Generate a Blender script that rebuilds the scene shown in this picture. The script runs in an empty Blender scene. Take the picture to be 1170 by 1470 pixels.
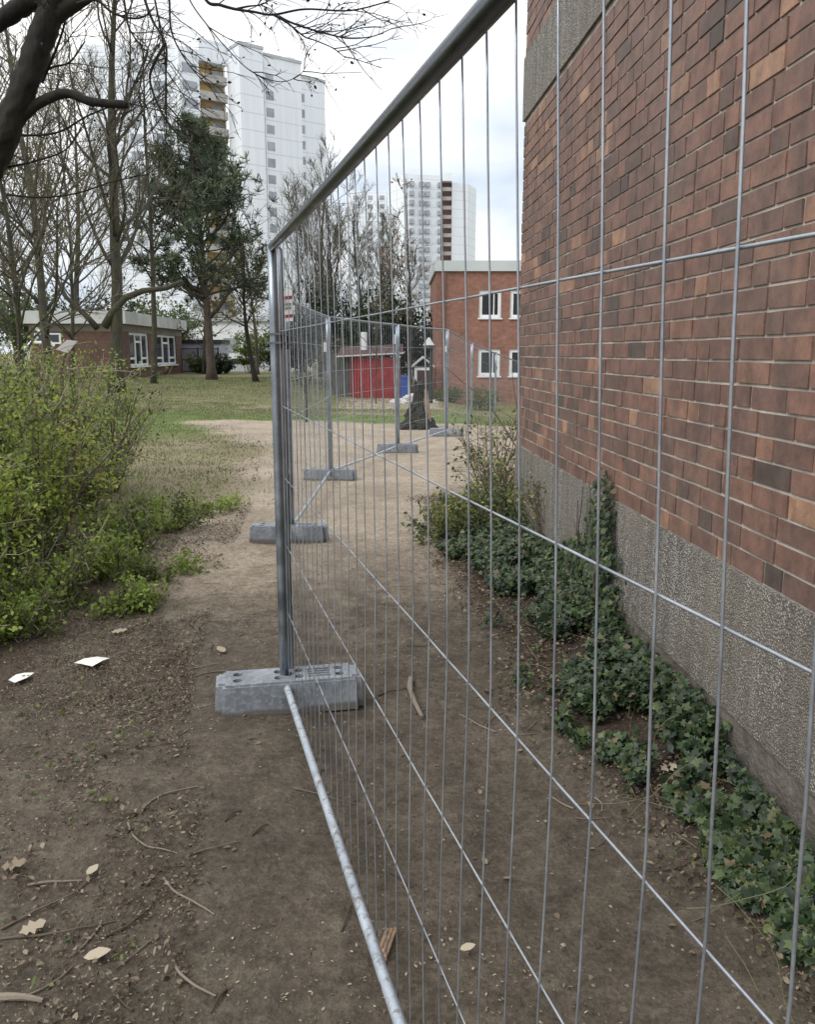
import bpy, math, random
import numpy as np
from mathutils import Vector, Matrix

random.seed(7)
RNG = np.random.default_rng(7)
R = math.radians
scene = bpy.context.scene
col = scene.collection

# ------------------------------------------------------------------ camera
F, CX, CY = 1200.0, 585.0, 735.0
CAMH = 1.56
PITCH = math.atan(228 / 1200.0)
cam_d = bpy.data.cameras.new('camera')
cam_d.sensor_fit = 'HORIZONTAL'
cam_d.sensor_width = 36
cam_d.lens = 36 * F / 1170.0
cam_d.clip_start = 0.02
cam_d.clip_end = 3000
cam = bpy.data.objects.new('camera', cam_d)
col.objects.link(cam)
cam.location = (0, 0, CAMH)
cam.rotation_euler = (math.pi / 2 - PITCH, 0, 0)
scene.camera = cam

# ------------------------------------------------------------------ world and sun (bright overcast)
SUN_EL, SUN_AZ = 42, -125       # azimuth from +Y (view direction), clockwise; behind left
w = bpy.data.worlds.new('World')
scene.world = w
w.use_nodes = True
wn, wl = w.node_tree.nodes, w.node_tree.links
wn.clear()
wo = wn.new('ShaderNodeOutputWorld')
sky = wn.new('ShaderNodeTexSky')
sky.sky_type = 'NISHITA'
sky.sun_disc = False
sky.sun_elevation = R(SUN_EL)
sky.sun_rotation = R(SUN_AZ)
sky.dust_density = 2.0
b1 = wn.new('ShaderNodeBackground')
b1.inputs['Strength'].default_value = 0.12
wl.new(sky.outputs[0], b1.inputs['Color'])
b2 = wn.new('ShaderNodeBackground')
b2.inputs['Strength'].default_value = 1.0
tc = wn.new('ShaderNodeTexCoord')
mp = wn.new('ShaderNodeMapping')
mp.inputs['Scale'].default_value = (1.0, 1.0, 2.2)
mp.inputs['Location'].default_value = (0.35, 0.1, 0.2)
wl.new(tc.outputs['Generated'], mp.inputs['Vector'])
nz = wn.new('ShaderNodeTexNoise')
nz.inputs['Scale'].default_value = 2.3
nz.inputs['Detail'].default_value = 5
nz.inputs['Roughness'].default_value = 0.5
wl.new(mp.outputs[0], nz.inputs['Vector'])
cr = wn.new('ShaderNodeValToRGB')
cr.color_ramp.elements[0].position = 0.37
cr.color_ramp.elements[0].color = (0.60, 0.69, 0.81, 1)
cr.color_ramp.elements[1].position = 0.56
cr.color_ramp.elements[1].color = (1.08, 1.08, 1.08, 1)
wl.new(nz.outputs['Fac'], cr.inputs[0])
wl.new(cr.outputs[0], b2.inputs['Color'])
cr2 = wn.new('ShaderNodeValToRGB')
cr2.color_ramp.elements[0].position = 0.30
cr2.color_ramp.elements[0].color = (0.72, 0.72, 0.72, 1)
cr2.color_ramp.elements[1].position = 0.5
cr2.color_ramp.elements[1].color = (1, 1, 1, 1)
wl.new(nz.outputs['Fac'], cr2.inputs[0])
mx = wn.new('ShaderNodeMixShader')
wl.new(cr2.outputs[0], mx.inputs[0])
wl.new(b1.outputs[0], mx.inputs[1])
wl.new(b2.outputs[0], mx.inputs[2])
# an overcast sky is brighter overhead than at the horizon
sepw = wn.new('ShaderNodeSeparateXYZ')
wl.new(tc.outputs['Generated'], sepw.inputs[0])
mr = wn.new('ShaderNodeMapRange')
mr.inputs['From Min'].default_value = 0.35
mr.inputs['From Max'].default_value = 1.0
mr.inputs['To Min'].default_value = 1.0
mr.inputs['To Max'].default_value = 1.9
wl.new(sepw.outputs['Z'], mr.inputs['Value'])
wl.new(mr.outputs[0], b2.inputs['Strength'])
wl.new(mx.outputs[0], wo.inputs[0])

sd = bpy.data.lights.new('sun', 'SUN')
sd.energy = 1.4
sd.angle = R(25)
sd.color = (1.0, 0.96, 0.9)
sun = bpy.data.objects.new('sun', sd)
col.objects.link(sun)
az, el = R(SUN_AZ), R(SUN_EL)
sdir = Vector((math.sin(az) * math.cos(el), math.cos(az) * math.cos(el), math.sin(el)))
sun.rotation_euler = sdir.to_track_quat('Z', 'Y').to_euler()

scene.view_settings.view_transform = 'Standard'
scene.view_settings.look = 'None'
scene.view_settings.gamma = 1
scene.view_settings.exposure = 0.28

# ------------------------------------------------------------------ helpers
_c, _s = math.cos(PITCH), math.sin(PITCH)


def _ray(x, y):
    u, v = (x - CX) / F, (y - CY) / F
    return np.array([u, _c - v * _s, -_s - v * _c])


def at(x, y, Y):
    """point seen at reference pixel x, y at forward distance Y (survey helper)"""
    r = _ray(x, y)
    p = r * (Y / r[1])
    p[2] += CAMH
    return p


def smooth(a, b, x):
    t = np.clip((np.asarray(x, float) - a) / (b - a), 0, 1)
    return t * t * (3 - 2 * t)


def hash2(ix, iy, seed):
    n = (ix.astype(np.int64) * 374761393 + iy.astype(np.int64) * 668265263 + seed * 974711) & 0x7fffffff
    n = ((n ^ (n >> 13)) * 1274126177) & 0x7fffffff
    n = n ^ (n >> 16)
    return (n & 0xffff) / 65535.0


def vnoise(x, y, seed=0):
    x, y = np.asarray(x, float), np.asarray(y, float)
    ix, iy = np.floor(x), np.floor(y)
    fx, fy = x - ix, y - iy
    fx, fy = fx * fx * (3 - 2 * fx), fy * fy * (3 - 2 * fy)
    a, b = hash2(ix, iy, seed), hash2(ix + 1, iy, seed)
    c, d = hash2(ix, iy + 1, seed), hash2(ix + 1, iy + 1, seed)
    return (a * (1 - fx) + b * fx) * (1 - fy) + (c * (1 - fx) + d * fx) * fy


def fbm(x, y, seed=0, o=4):
    t, a, s = 0, 0.5, 0
    x, y = np.asarray(x, float), np.asarray(y, float)
    for k in range(o):
        t = t + a * vnoise(x * 2 ** k + 17.3 * k, y * 2 ** k - 9.1 * k, seed + k)
        s += a
        a *= 0.5
    return t / s


WX0, WSL = 1.383, -0.059          # face of the brick wall: x = WX0 + WSL*y
WY0, WY1 = -1.5, 7.25


def wallx(y):
    return WX0 + WSL * np.asarray(y, float)


def terr(x, y):
    x, y = np.asarray(x, float), np.asarray(y, float)
    z = -0.55 * smooth(17.5, 36, y) * smooth(-9, -1.5, x)
    z = z - 0.25 * smooth(17, 23, y) * smooth(0.9, 3, x)
    z = z + 0.05 * smooth(0.75, 0.05, np.abs(wallx(y) - x)) * smooth(8.5, 6.5, y)
    z = z + 0.06 * smooth(-1.6, -2.6, x) * smooth(9, 5, y)
    z = z + (fbm(x * 1.1, y * 1.1, 3) - 0.5) * 0.05 + (fbm(x * 6, y * 6, 11, 3) - 0.5) * 0.02 + (vnoise(x * 16, y * 16, 91) - 0.5) * 0.006
    return z


# ---- mesh builder -------------------------------------------------
class MB:
    def __init__(self):
        self.v, self.l, self.n, self.t, self.m = [], [], [], [], []
        self.nv = 0

    def add(self, verts, faces_loops, counts, tint=0.5, mi=0):
        verts = np.asarray(verts, np.float32).reshape(-1, 3)
        fl = np.asarray(faces_loops, np.int32).ravel() + self.nv
        cn = np.asarray(counts, np.int32).ravel()
        self.v.append(verts)
        self.l.append(fl)
        self.n.append(cn)
        t = np.broadcast_to(np.asarray(tint, np.float32), cn.shape) if np.ndim(tint) == 0 else np.asarray(tint, np.float32)
        self.t.append(t)
        self.m.append(np.full(cn.shape, mi, np.int32))
        self.nv += len(verts)

    def box(self, lo, hi, tint=0.5, mi=0, M=None):
        x0, y0, z0 = lo
        x1, y1, z1 = hi
        v = np.array([(x0, y0, z0), (x1, y0, z0), (x1, y1, z0), (x0, y1, z0), (x0, y0, z1), (x1, y0, z1), (x1, y1, z1), (x0, y1, z1)], float)
        if M is not None:
            v = M(v)
        self.add(v, [0, 3, 2, 1, 4, 5, 6, 7, 0, 1, 5, 4, 1, 2, 6, 5, 2, 3, 7, 6, 3, 0, 4, 7], [4] * 6, tint, mi)

    def prism(self, foot, z0, z1, tint=0.5, mi=0):
        n = len(foot)
        v = [(p[0], p[1], z0) for p in foot] + [(p[0], p[1], z1) for p in foot]
        loops, cnt = [], []
        for i in range(n):
            j = (i + 1) % n
            loops += [i, j, n + j, n + i]
            cnt.append(4)
        loops += list(range(n))[::-1] + list(range(n, 2 * n))
        cnt += [n, n]
        self.add(v, loops, cnt, tint, mi)

    def tubes(self, pts, rad, sides=5, tint=0.5, cap=True, mi=0, rough=0.0):
        """batch of B polylines (B,n,3) with radii (B,n)"""
        pts = np.asarray(pts, float)
        rad = np.asarray(rad, float)
        if pts.ndim == 2:
            pts, rad = pts[None], np.broadcast_to(rad, pts.shape[:1])[None]
        B, n = pts.shape[:2]
        if B == 0:
            return
        T = np.gradient(pts, axis=1)
        T /= np.linalg.norm(T, axis=2, keepdims=True) + 1e-9
        mean = T.mean(1)
        ref = np.where(np.abs(mean[:, 2:3]) > 0.8, np.array([[1.0, 0, 0]]), np.array([[0, 0, 1.0]]))
        U = np.cross(T, ref[:, None, :])
        U /= np.linalg.norm(U, axis=2, keepdims=True) + 1e-9
        V = np.cross(T, U)
        a = np.arange(sides) * 2 * math.pi / sides
        rr = rad[:, :, None, None]
        if rough > 0:
            rr = rr * (1 + rough * (RNG.random((B, n, sides, 1)) - 0.5) * 2)
        ring = pts[:, :, None, :] + rr * (np.cos(a)[None, None, :, None] * U[:, :, None, :] + np.sin(a)[None, None, :, None] * V[:, :, None, :])
        idx = np.arange(B * n * sides).reshape(B, n, sides)
        i0, i1 = idx[:, :-1, :], idx[:, 1:, :]
        q = np.stack([i0, np.roll(i0, -1, 2), np.roll(i1, -1, 2), i1], -1).reshape(-1)
        cnt = [4] * (len(q) // 4)
        if cap:
            q = np.concatenate([q, idx[:, 0, ::-1].reshape(-1), idx[:, -1, :].reshape(-1)])
            cnt = cnt + [sides] * (2 * B)
        tt = tint
        if np.ndim(tint) == 1 and len(tint) == B:
            tt = np.repeat(tint, (n - 1) * sides)
            if cap:
                tt = np.concatenate([tt, tint, tint])
        self.add(ring.reshape(-1, 3), q, cnt, tt, mi)

    def polys(self, shape, pos, X, Y, Z, size, tint):
        """N copies of a flat/folded outline shape (k,3) with frames X,Y,Z and size"""
        shape = np.asarray(shape, float)
        k, N = len(shape), len(pos)
        if N == 0:
            return
        size = np.broadcast_to(np.asarray(size, float), (N,))
        v = pos[:, None, :] + size[:, None, None] * (shape[None, :, 0:1] * X[:, None] + shape[None, :, 1:2] * Y[:, None] + shape[None, :, 2:3] * Z[:, None])
        self.add(v.reshape(-1, 3), np.arange(N * k), [k] * N, tint)

    def build(self, name, mats, parent=None, smooth_shade=False, loc=None):
        me = bpy.data.meshes.new(name)
        v = np.concatenate(self.v)
        l = np.concatenate(self.l)
        n = np.concatenate(self.n)
        me.vertices.add(len(v))
        me.vertices.foreach_set('co', v.ravel())
        me.loops.add(len(l))
        me.loops.foreach_set('vertex_index', l)
        me.polygons.add(len(n))
        st = np.zeros(len(n), np.int32)
        st[1:] = np.cumsum(n)[:-1]
        me.polygons.foreach_set('loop_start', st)
        me.polygons.foreach_set('loop_total', n)
        me.polygons.foreach_set('material_index', np.concatenate(self.m))
        me.polygons.foreach_set('use_smooth', np.full(len(n), bool(smooth_shade)))
        at_ = me.attributes.new('tint', 'FLOAT', 'FACE')
        at_.data.foreach_set('value', np.concatenate(self.t).astype(np.float32))
        for m in (mats if isinstance(mats, (list, tuple)) else [mats]):
            me.materials.append(m)
        me.update(calc_edges=True)
        me.validate()
        o = bpy.data.objects.new(name, me)
        col.objects.link(o)
        if parent is not None:
            o.parent = parent
            o.matrix_parent_inverse = Matrix.Translation(-parent.location) if parent.type == 'EMPTY' else Matrix()
        return o


def tag(o, label, cat, group=None, kind=None):
    o['label'] = label
    o['category'] = cat
    if group:
        o['group'] = group
    if kind:
        o['kind'] = kind
    return o


def thing(name, label, cat, loc=(0, 0, 0), group=None):
    o = bpy.data.objects.new(name, None)
    o.location = tuple(float(q) for q in loc)
    o.empty_display_size = 0.2
    col.objects.link(o)
    return tag(o, label, cat, group)


def copy_tree(root, loc, rz=0.0, sc=1.0, label=None):
    c = root.copy()
    col.objects.link(c)
    c.location = loc
    c.rotation_euler = (0, 0, rz)
    c.scale = (sc, sc, sc)
    if label:
        c['label'] = label
    for ch in list(root.children):
        d = ch.copy()
        col.objects.link(d)
        d.parent = c
        for g in list(ch.children):
            e = g.copy()
            col.objects.link(e)
            e.parent = d
    return c


# ---- materials ----------------------------------------------------
def ramp(nt, stops, fac):
    r = nt.nodes.new('ShaderNodeValToRGB')
    e = r.color_ramp.elements
    while len(e) > 1:
        e.remove(e[-1])
    e[0].position, e[0].color = stops[0][0], (*stops[0][1], 1)
    for p, c in stops[1:]:
        k = e.new(p)
        k.color = (*c, 1)
    nt.links.new(fac, r.inputs[0])
    return r.outputs[0]


def base_mat(name):
    m = bpy.data.materials.new(name)
    m.use_nodes = True
    nt = m.node_tree
    return m, nt, nt.nodes['Principled BSDF'], nt.nodes['Material Output']


def noise(nt, scale, detail=4, rough=0.55, coord=None, dim=None):
    n = nt.nodes.new('ShaderNodeTexNoise')
    n.inputs['Scale'].default_value = scale
    n.inputs['Detail'].default_value = detail
    n.inputs['Roughness'].default_value = rough
    if coord is None:
        g = nt.nodes.new('ShaderNodeNewGeometry')
        coord = g.outputs['Position']
    nt.links.new(coord, n.inputs['Vector'])
    return n.outputs['Fac']


def mixc(nt, fac, a, b, mode='MIX'):
    n = nt.nodes.new('ShaderNodeMix')
    n.data_type = 'RGBA'
    n.blend_type = mode
    for i, x in ((0, fac), (6, a), (7, b)):
        if isinstance(x, (int, float)):
            n.inputs[i].default_value = x
        elif isinstance(x, tuple):
            n.inputs[i].default_value = (*x, 1)
        else:
            nt.links.new(x, n.inputs[i])
    return n.outputs[2]


def math_n(nt, op, a, b=0.0, c=0.0):
    n = nt.nodes.new('ShaderNodeMath')
    n.operation = op
    for i, x in enumerate((a, b, c)):
        if isinstance(x, (int, float)):
            n.inputs[i].default_value = x
        else:
            nt.links.new(x, n.inputs[i])
    return n.outputs[0]


def bump(nt, h, strength=0.3, dist=0.01, normal=None):
    b = nt.nodes.new('ShaderNodeBump')
    b.inputs['Strength'].default_value = strength
    b.inputs['Distance'].default_value = dist
    nt.links.new(h, b.inputs['Height'])
    if normal is not None:
        nt.links.new(normal, b.inputs['Normal'])
    return b.outputs[0]


def mat(name, c, rough=0.7, metal=0.0, var=0.25, scale=8.0, bmp=0.15, bdist=0.01, c2=None):
    m, nt, p, o = base_mat(name)
    f = noise(nt, scale)
    lo = tuple(x * (1 - var) for x in c) if c2 is None else c2
    hi = tuple(min(1, x * (1 + var)) for x in c) if c2 is None else c
    cc = ramp(nt, [(0.3, lo), (0.7, hi)], f)
    nt.links.new(cc, p.inputs['Base Color'])
    p.inputs['Roughness'].default_value = rough
    p.inputs['Metallic'].default_value = metal
    if bmp > 0:
        nt.links.new(bump(nt, noise(nt, scale * 5), bmp, bdist), p.inputs['Normal'])
    return m


def leaf_mat(name, cols, rough=0.55, trans=0.25, spec=0.3):
    m, nt, p, o = base_mat(name)
    a = nt.nodes.new('ShaderNodeAttribute')
    a.attribute_name = 'tint'
    n = len(cols)
    cc = ramp(nt, [(i / max(1, n - 1), c) for i, c in enumerate(cols)], a.outputs['Fac'])
    nt.links.new(cc, p.inputs['Base Color'])
    p.inputs['Roughness'].default_value = rough
    p.inputs['Specular IOR Level'].default_value = spec
    if trans > 0:
        t = nt.nodes.new('ShaderNodeBsdfTranslucent')
        nt.links.new(cc, t.inputs['Color'])
        x = nt.nodes.new('ShaderNodeMixShader')
        x.inputs[0].default_value = trans
        nt.links.new(p.outputs[0], x.inputs[1])
        nt.links.new(t.outputs[0], x.inputs[2])
        nt.links.new(x.outputs[0], o.inputs['Surface'])
    return m


def bark_mat(name, dark, light, moss=None, scale=14):
    m, nt, p, o = base_mat(name)
    g = nt.nodes.new('ShaderNodeNewGeometry')
    mpn = nt.nodes.new('ShaderNodeMapping')
    mpn.inputs['Scale'].default_value = (1, 1, 0.25)
    nt.links.new(g.outputs['Position'], mpn.inputs['Vector'])
    f = noise(nt, scale, 6, 0.65, mpn.outputs[0])
    cc = ramp(nt, [(0.32, dark), (0.68, light)], f)
    if moss:
        f2 = noise(nt, 2.2, 4)
        k = ramp(nt, [(0.45, (0, 0, 0)), (0.62, (0.8, 0.8, 0.8))], f2)
        cc = mixc(nt, k, cc, moss)
    nt.links.new(cc, p.inputs['Base Color'])
    p.inputs['Roughness'].default_value = 0.9
    nt.links.new(bump(nt, f, 0.8, 0.02), p.inputs['Normal'])
    return m


M = {}
# galvanised steel: spangled, slightly blue grey
def galv(name, lo, hi, rough, metal=0.92):
    m, nt, p, o = base_mat(name)
    f = noise(nt, 9, 5, 0.6)
    f2 = noise(nt, 160, 2)
    cc = ramp(nt, [(0.3, lo), (0.7, hi)], f)
    cc = mixc(nt, 0.25, cc, ramp(nt, [(0.35, (0.25, 0.28, 0.32)), (0.65, (0.8, 0.83, 0.88))], f2), 'MULTIPLY')
    # dried mud splashes low down
    g = nt.nodes.new('ShaderNodeNewGeometry')
    sep = nt.nodes.new('ShaderNodeSeparateXYZ')
    nt.links.new(g.outputs['Position'], sep.inputs[0])
    fsp = noise(nt, 38, 5, 0.7)
    k = math_n(nt, 'SUBTRACT', fsp, math_n(nt, 'MULTIPLY', sep.outputs['Z'], 0.55))
    mud = ramp(nt, [(0.46, (0, 0, 0)), (0.56, (0.8, 0.8, 0.8))], k)
    cc = mixc(nt, mud, cc, (0.13, 0.105, 0.08))
    nt.links.new(math_n(nt, 'MULTIPLY', math_n(nt, 'SUBTRACT', 1.0, mud), metal), p.inputs['Metallic'])
    nt.links.new(cc, p.inputs['Base Color'])
    r = ramp(nt, [(0.3, (rough - 0.08,) * 3), (0.7, (rough + 0.12,) * 3)], f)
    nt.links.new(r, p.inputs['Roughness'])
    return m


M['galv'] = galv('galvanised_tube', (0.26, 0.30, 0.34), (0.46, 0.51, 0.56), 0.36)
M['wire'] = galv('galvanised_wire', (0.34, 0.37, 0.41), (0.52, 0.56, 0.60), 0.42, 0.7)
M['galv_dull'] = galv('galvanised_dull_tube', (0.36, 0.40, 0.44), (0.56, 0.61, 0.66), 0.55, 0.5)
M['galv_shaded'] = galv('galvanised_shaded_rail', (0.085, 0.097, 0.112), (0.15, 0.165, 0.185), 0.32, 0.9)  # base colour darkened to stand in for the top rail's shaded underside
M['clamp'] = mat('clamp_steel', (0.16, 0.17, 0.18), 0.5, 0.6, 0.3, 30)
M['foot'] = None
M['white'] = mat('white_paint', (0.75, 0.77, 0.78), 0.5, 0, 0.08, 3, 0.05)
M['glass'] = mat('dark_window_glass', (0.03, 0.035, 0.04), 0.08, 0, 0.4, 0.7, 0)
M['paper'] = mat('white_paper', (0.72, 0.70, 0.64), 0.8, 0, 0.12, 20, 0.3)
M['twig'] = leaf_mat('twig_bark', [(0.05, 0.04, 0.03), (0.13, 0.105, 0.08), (0.24, 0.2, 0.155)], 0.85, 0)
M['cane'] = leaf_mat('pale_cane_bark', [(0.07, 0.058, 0.042), (0.16, 0.135, 0.10), (0.30, 0.265, 0.20)], 0.85, 0)
M['bark_dark'] = bark_mat('darkened_bark', (0.006, 0.005, 0.004), (0.024, 0.02, 0.016), (0.022, 0.022, 0.010), 22)  # bark darkened to near black so the leaning trunk reads as a silhouette
M['bark_grey'] = bark_mat('grey_mossy_bark', (0.022, 0.02, 0.016), (0.07, 0.062, 0.048), (0.055, 0.055, 0.024))
M['bark_pine'] = bark_mat('pine_bark', (0.035, 0.028, 0.022), (0.10, 0.078, 0.06))
M['twigs_far'] = leaf_mat('bare_twigs', [(0.06, 0.051, 0.04), (0.10, 0.09, 0.067), (0.145, 0.135, 0.09)], 0.9, 0)
M['twigs_near'] = leaf_mat('dark_twigs', [(0.012, 0.011, 0.009), (0.03, 0.026, 0.02), (0.05, 0.045, 0.03)], 0.9, 0)
M['needles'] = leaf_mat('pine_needles', [(0.034, 0.05, 0.032), (0.07, 0.10, 0.058), (0.125, 0.16, 0.088), (0.21, 0.19, 0.095)], 0.6, 0.15)
M['evergreen'] = leaf_mat('evergreen_leaves', [(0.014, 0.022, 0.012), (0.03, 0.045, 0.02), (0.06, 0.07, 0.03)], 0.5, 0.15)
M['shrub'] = leaf_mat('shrub_leaves', [(0.055, 0.07, 0.02), (0.15, 0.20, 0.04), (0.23, 0.32, 0.055), (0.27, 0.35, 0.07), (0.42, 0.42, 0.09)], 0.5, 0.42)
M['weed'] = leaf_mat('weed_leaves', [(0.05, 0.07, 0.03), (0.09, 0.125, 0.045), (0.16, 0.19, 0.06), (0.30, 0.28, 0.09)], 0.55, 0.3)
M['ivy'] = leaf_mat('ivy_leaves', [(0.009, 0.016, 0.008), (0.016, 0.031, 0.013), (0.033, 0.058, 0.022), (0.085, 0.12, 0.042), (0.15, 0.11, 0.065)], 0.42, 0.12, 0.35)
M['budleaf'] = leaf_mat('bud_leaves', [(0.09, 0.085, 0.03), (0.15, 0.15, 0.05), (0.2, 0.19, 0.07)], 0.6, 0.35)
M['rustleaf'] = leaf_mat('rust_leaves', [(0.16, 0.075, 0.05), (0.28, 0.14, 0.10), (0.36, 0.22, 0.15)], 0.6, 0.3)
M['yellowgreen'] = leaf_mat('spring_leaves', [(0.09, 0.10, 0.03), (0.17, 0.17, 0.05), (0.25, 0.22, 0.08)], 0.6, 0.3)
M['dryleaf'] = leaf_mat('dry_leaves', [(0.04, 0.029, 0.02), (0.085, 0.063, 0.044), (0.155, 0.118, 0.08), (0.27, 0.22, 0.155), (0.46, 0.40, 0.30)], 0.75, 0.1)
M['grass'] = leaf_mat('grass_blades', [(0.10, 0.095, 0.04), (0.10, 0.14, 0.04), (0.15, 0.20, 0.06), (0.26, 0.24, 0.12)], 0.6, 0.3)


# recycled plastic / concrete grey of the fence feet
def foot_mat():
    m, nt, p, o = base_mat('foot_grey')
    f = noise(nt, 7, 6, 0.65)
    cc = ramp(nt, [(0.28, (0.10, 0.115, 0.13)), (0.5, (0.175, 0.195, 0.22)), (0.75, (0.34, 0.36, 0.385))], f)
    f2 = noise(nt, 55, 3)
    cc = mixc(nt, ramp(nt, [(0.5, (0, 0, 0)), (0.75, (0.55, 0.55, 0.55))], f2), cc, (0.42, 0.43, 0.43))
    g = nt.nodes.new('ShaderNodeNewGeometry')
    sep = nt.nodes.new('ShaderNodeSeparateXYZ')
    nt.links.new(g.outputs['Position'], sep.inputs[0])
    k = math_n(nt, 'MULTIPLY_ADD', f, 0.07, -0.015)
    k = math_n(nt, 'SUBTRACT', sep.outputs['Z'], k)
    dirt = ramp(nt, [(-0.0, (0.8, 0.8, 0.8)), (0.012, (0, 0, 0))], k)
    cc = mixc(nt, dirt, cc, (0.10, 0.08, 0.06))
    nt.links.new(cc, p.inputs['Base Color'])
    p.inputs['Roughness'].default_value = 0.62
    nt.links.new(bump(nt, f2, 0.35, 0.004), p.inputs['Normal'])
    return m


M['foot'] = foot_mat()


def brick_mat():
    m, nt, p, o = base_mat('clinker_brick')
    a = nt.nodes.new('ShaderNodeAttribute')
    a.attribute_name = 'tint'
    cc = ramp(nt, [(0.0, (0.072, 0.058, 0.052)), (0.15, (0.122, 0.079, 0.064)), (0.35, (0.155, 0.092, 0.073)), (0.6, (0.188, 0.106, 0.081)),
                   (0.82, (0.255, 0.141, 0.096)), (1.0, (0.335, 0.205, 0.135))], a.outputs['Fac'])
    g = nt.nodes.new('ShaderNodeNewGeometry')
    mpn = nt.nodes.new('ShaderNodeMapping')
    mpn.inputs['Scale'].default_value = (1, 1, 0.35)
    nt.links.new(g.outputs['Position'], mpn.inputs['Vector'])
    f = noise(nt, 26, 5, 0.6, mpn.outputs[0])
    cc = mixc(nt, ramp(nt, [(0.35, (0.0,) * 3), (0.7, (0.55,) * 3)], f), cc, mixc(nt, 1.0, cc, (1.25, 1.08, 1.0), 'MULTIPLY'))
    f2 = noise(nt, 1.1, 5, 0.6)
    cc = mixc(nt, ramp(nt, [(0.45, (0.0,) * 3), (0.70, (0.40,) * 3)], f2), cc, (0.15, 0.115, 0.095))
    fm_ = noise(nt, 9, 6, 0.7)
    cc = mixc(nt, 1.0, cc, ramp(nt, [(0.30, (0.58, 0.57, 0.58)), (0.5, (0.98, 0.98, 0.98)), (0.70, (1.42, 1.36, 1.28))], fm_), 'MULTIPLY')
    fs = nt.nodes.new('ShaderNodeMapping')
    fs.inputs['Scale'].default_value = (3.0, 3.0, 0.22)
    nt.links.new(g.outputs['Position'], fs.inputs['Vector'])
    f5 = noise(nt, 3.2, 5, 0.65, fs.outputs[0])
    cc = mixc(nt, ramp(nt, [(0.52, (0.0,) * 3), (0.74, (0.50,) * 3)], f5), cc, (0.075, 0.06, 0.052))
    f6 = noise(nt, 17, 6, 0.75)
    cc = mixc(nt, ramp(nt, [(0.62, (0.0,) * 3), (0.74, (0.38,) * 3)], f6), cc, (0.36, 0.30, 0.25))
    f3 = noise(nt, 110, 2)
    cc = mixc(nt, ramp(nt, [(0.3, (0.30,) * 3), (0.45, (0.0,) * 3)], f3), cc, (0.05, 0.04, 0.038))
    nt.links.new(cc, p.inputs['Base Color'])
    p.inputs['Roughness'].default_value = 0.62
    nt.links.new(bump(nt, f3, 0.25, 0.003, bump(nt, f, 0.3, 0.006)), p.inputs['Normal'])
    return m


M['brick'] = brick_mat()
M['mortar'] = mat('grey_mortar', (0.42, 0.38, 0.33), 0.95, 0, 0.35, 6, 0.5)


def pebble_mat():
    m, nt, p, o = base_mat('exposed_pebble_concrete')
    g = nt.nodes.new('ShaderNodeNewGeometry')
    v = nt.nodes.new('ShaderNodeTexVoronoi')
    v.inputs['Scale'].default_value = 130
    v.inputs['Randomness'].default_value = 1
    nt.links.new(g.outputs['Position'], v.inputs['Vector'])
    sep = nt.nodes.new('ShaderNodeSeparateColor')
    nt.links.new(v.outputs['Color'], sep.inputs[0])
    cc = ramp(nt, [(0.0, (0.07, 0.065, 0.058)), (0.3, (0.20, 0.185, 0.16)), (0.6, (0.36, 0.335, 0.29)), (0.85, (0.47, 0.44, 0.385)), (1.0, (0.66, 0.63, 0.57))], sep.outputs[0])
    gap = ramp(nt, [(0.42, (0, 0, 0)), (0.62, (1, 1, 1))], v.outputs['Distance'])
    cc = mixc(nt, gap, cc, (0.11, 0.10, 0.09))
    f = noise(nt, 2.0, 5)
    cc = mixc(nt, ramp(nt, [(0.40, (0,) * 3), (0.66, (0.6,) * 3)], f), cc, (0.21, 0.185, 0.145))
    # soil splashes and algae near the foot of the wall
    sep2 = nt.nodes.new('ShaderNodeSeparateXYZ')
    nt.links.new(g.outputs['Position'], sep2.inputs[0])
    fsp = noise(nt, 7, 6, 0.7)
    k = math_n(nt, 'SUBTRACT', math_n(nt, 'MULTIPLY', fsp, 1.3), sep2.outputs['Z'])
    cc = mixc(nt, ramp(nt, [(0.18, (0,) * 3), (0.60, (0.5,) * 3)], k), cc, (0.085, 0.073, 0.05))
    mpp = nt.nodes.new('ShaderNodeMapping')
    mpp.inputs['Scale'].default_value = (4, 4, 0.3)
    nt.links.new(g.outputs['Position'], mpp.inputs['Vector'])
    f8 = noise(nt, 2.5, 5, 0.65, mpp.outputs[0])
    cc = mixc(nt, ramp(nt, [(0.48, (0,) * 3), (0.72, (0.5,) * 3)], f8), cc, (0.07, 0.062, 0.052))
    nt.links.new(cc, p.inputs['Base Color'])
    p.inputs['Roughness'].default_value = 0.8
    h = ramp(nt, [(0.0, (1, 1, 1)), (0.7, (0, 0, 0))], v.outputs['Distance'])
    nt.links.new(bump(nt, h, 0.9, 0.006), p.inputs['Normal'])
    return m


M['pebble'] = pebble_mat()
M['concrete'] = mat('smooth_concrete', (0.21, 0.19, 0.16), 0.9, 0, 0.4, 11, 0.7, 0.02, (0.085, 0.073, 0.055))


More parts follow.
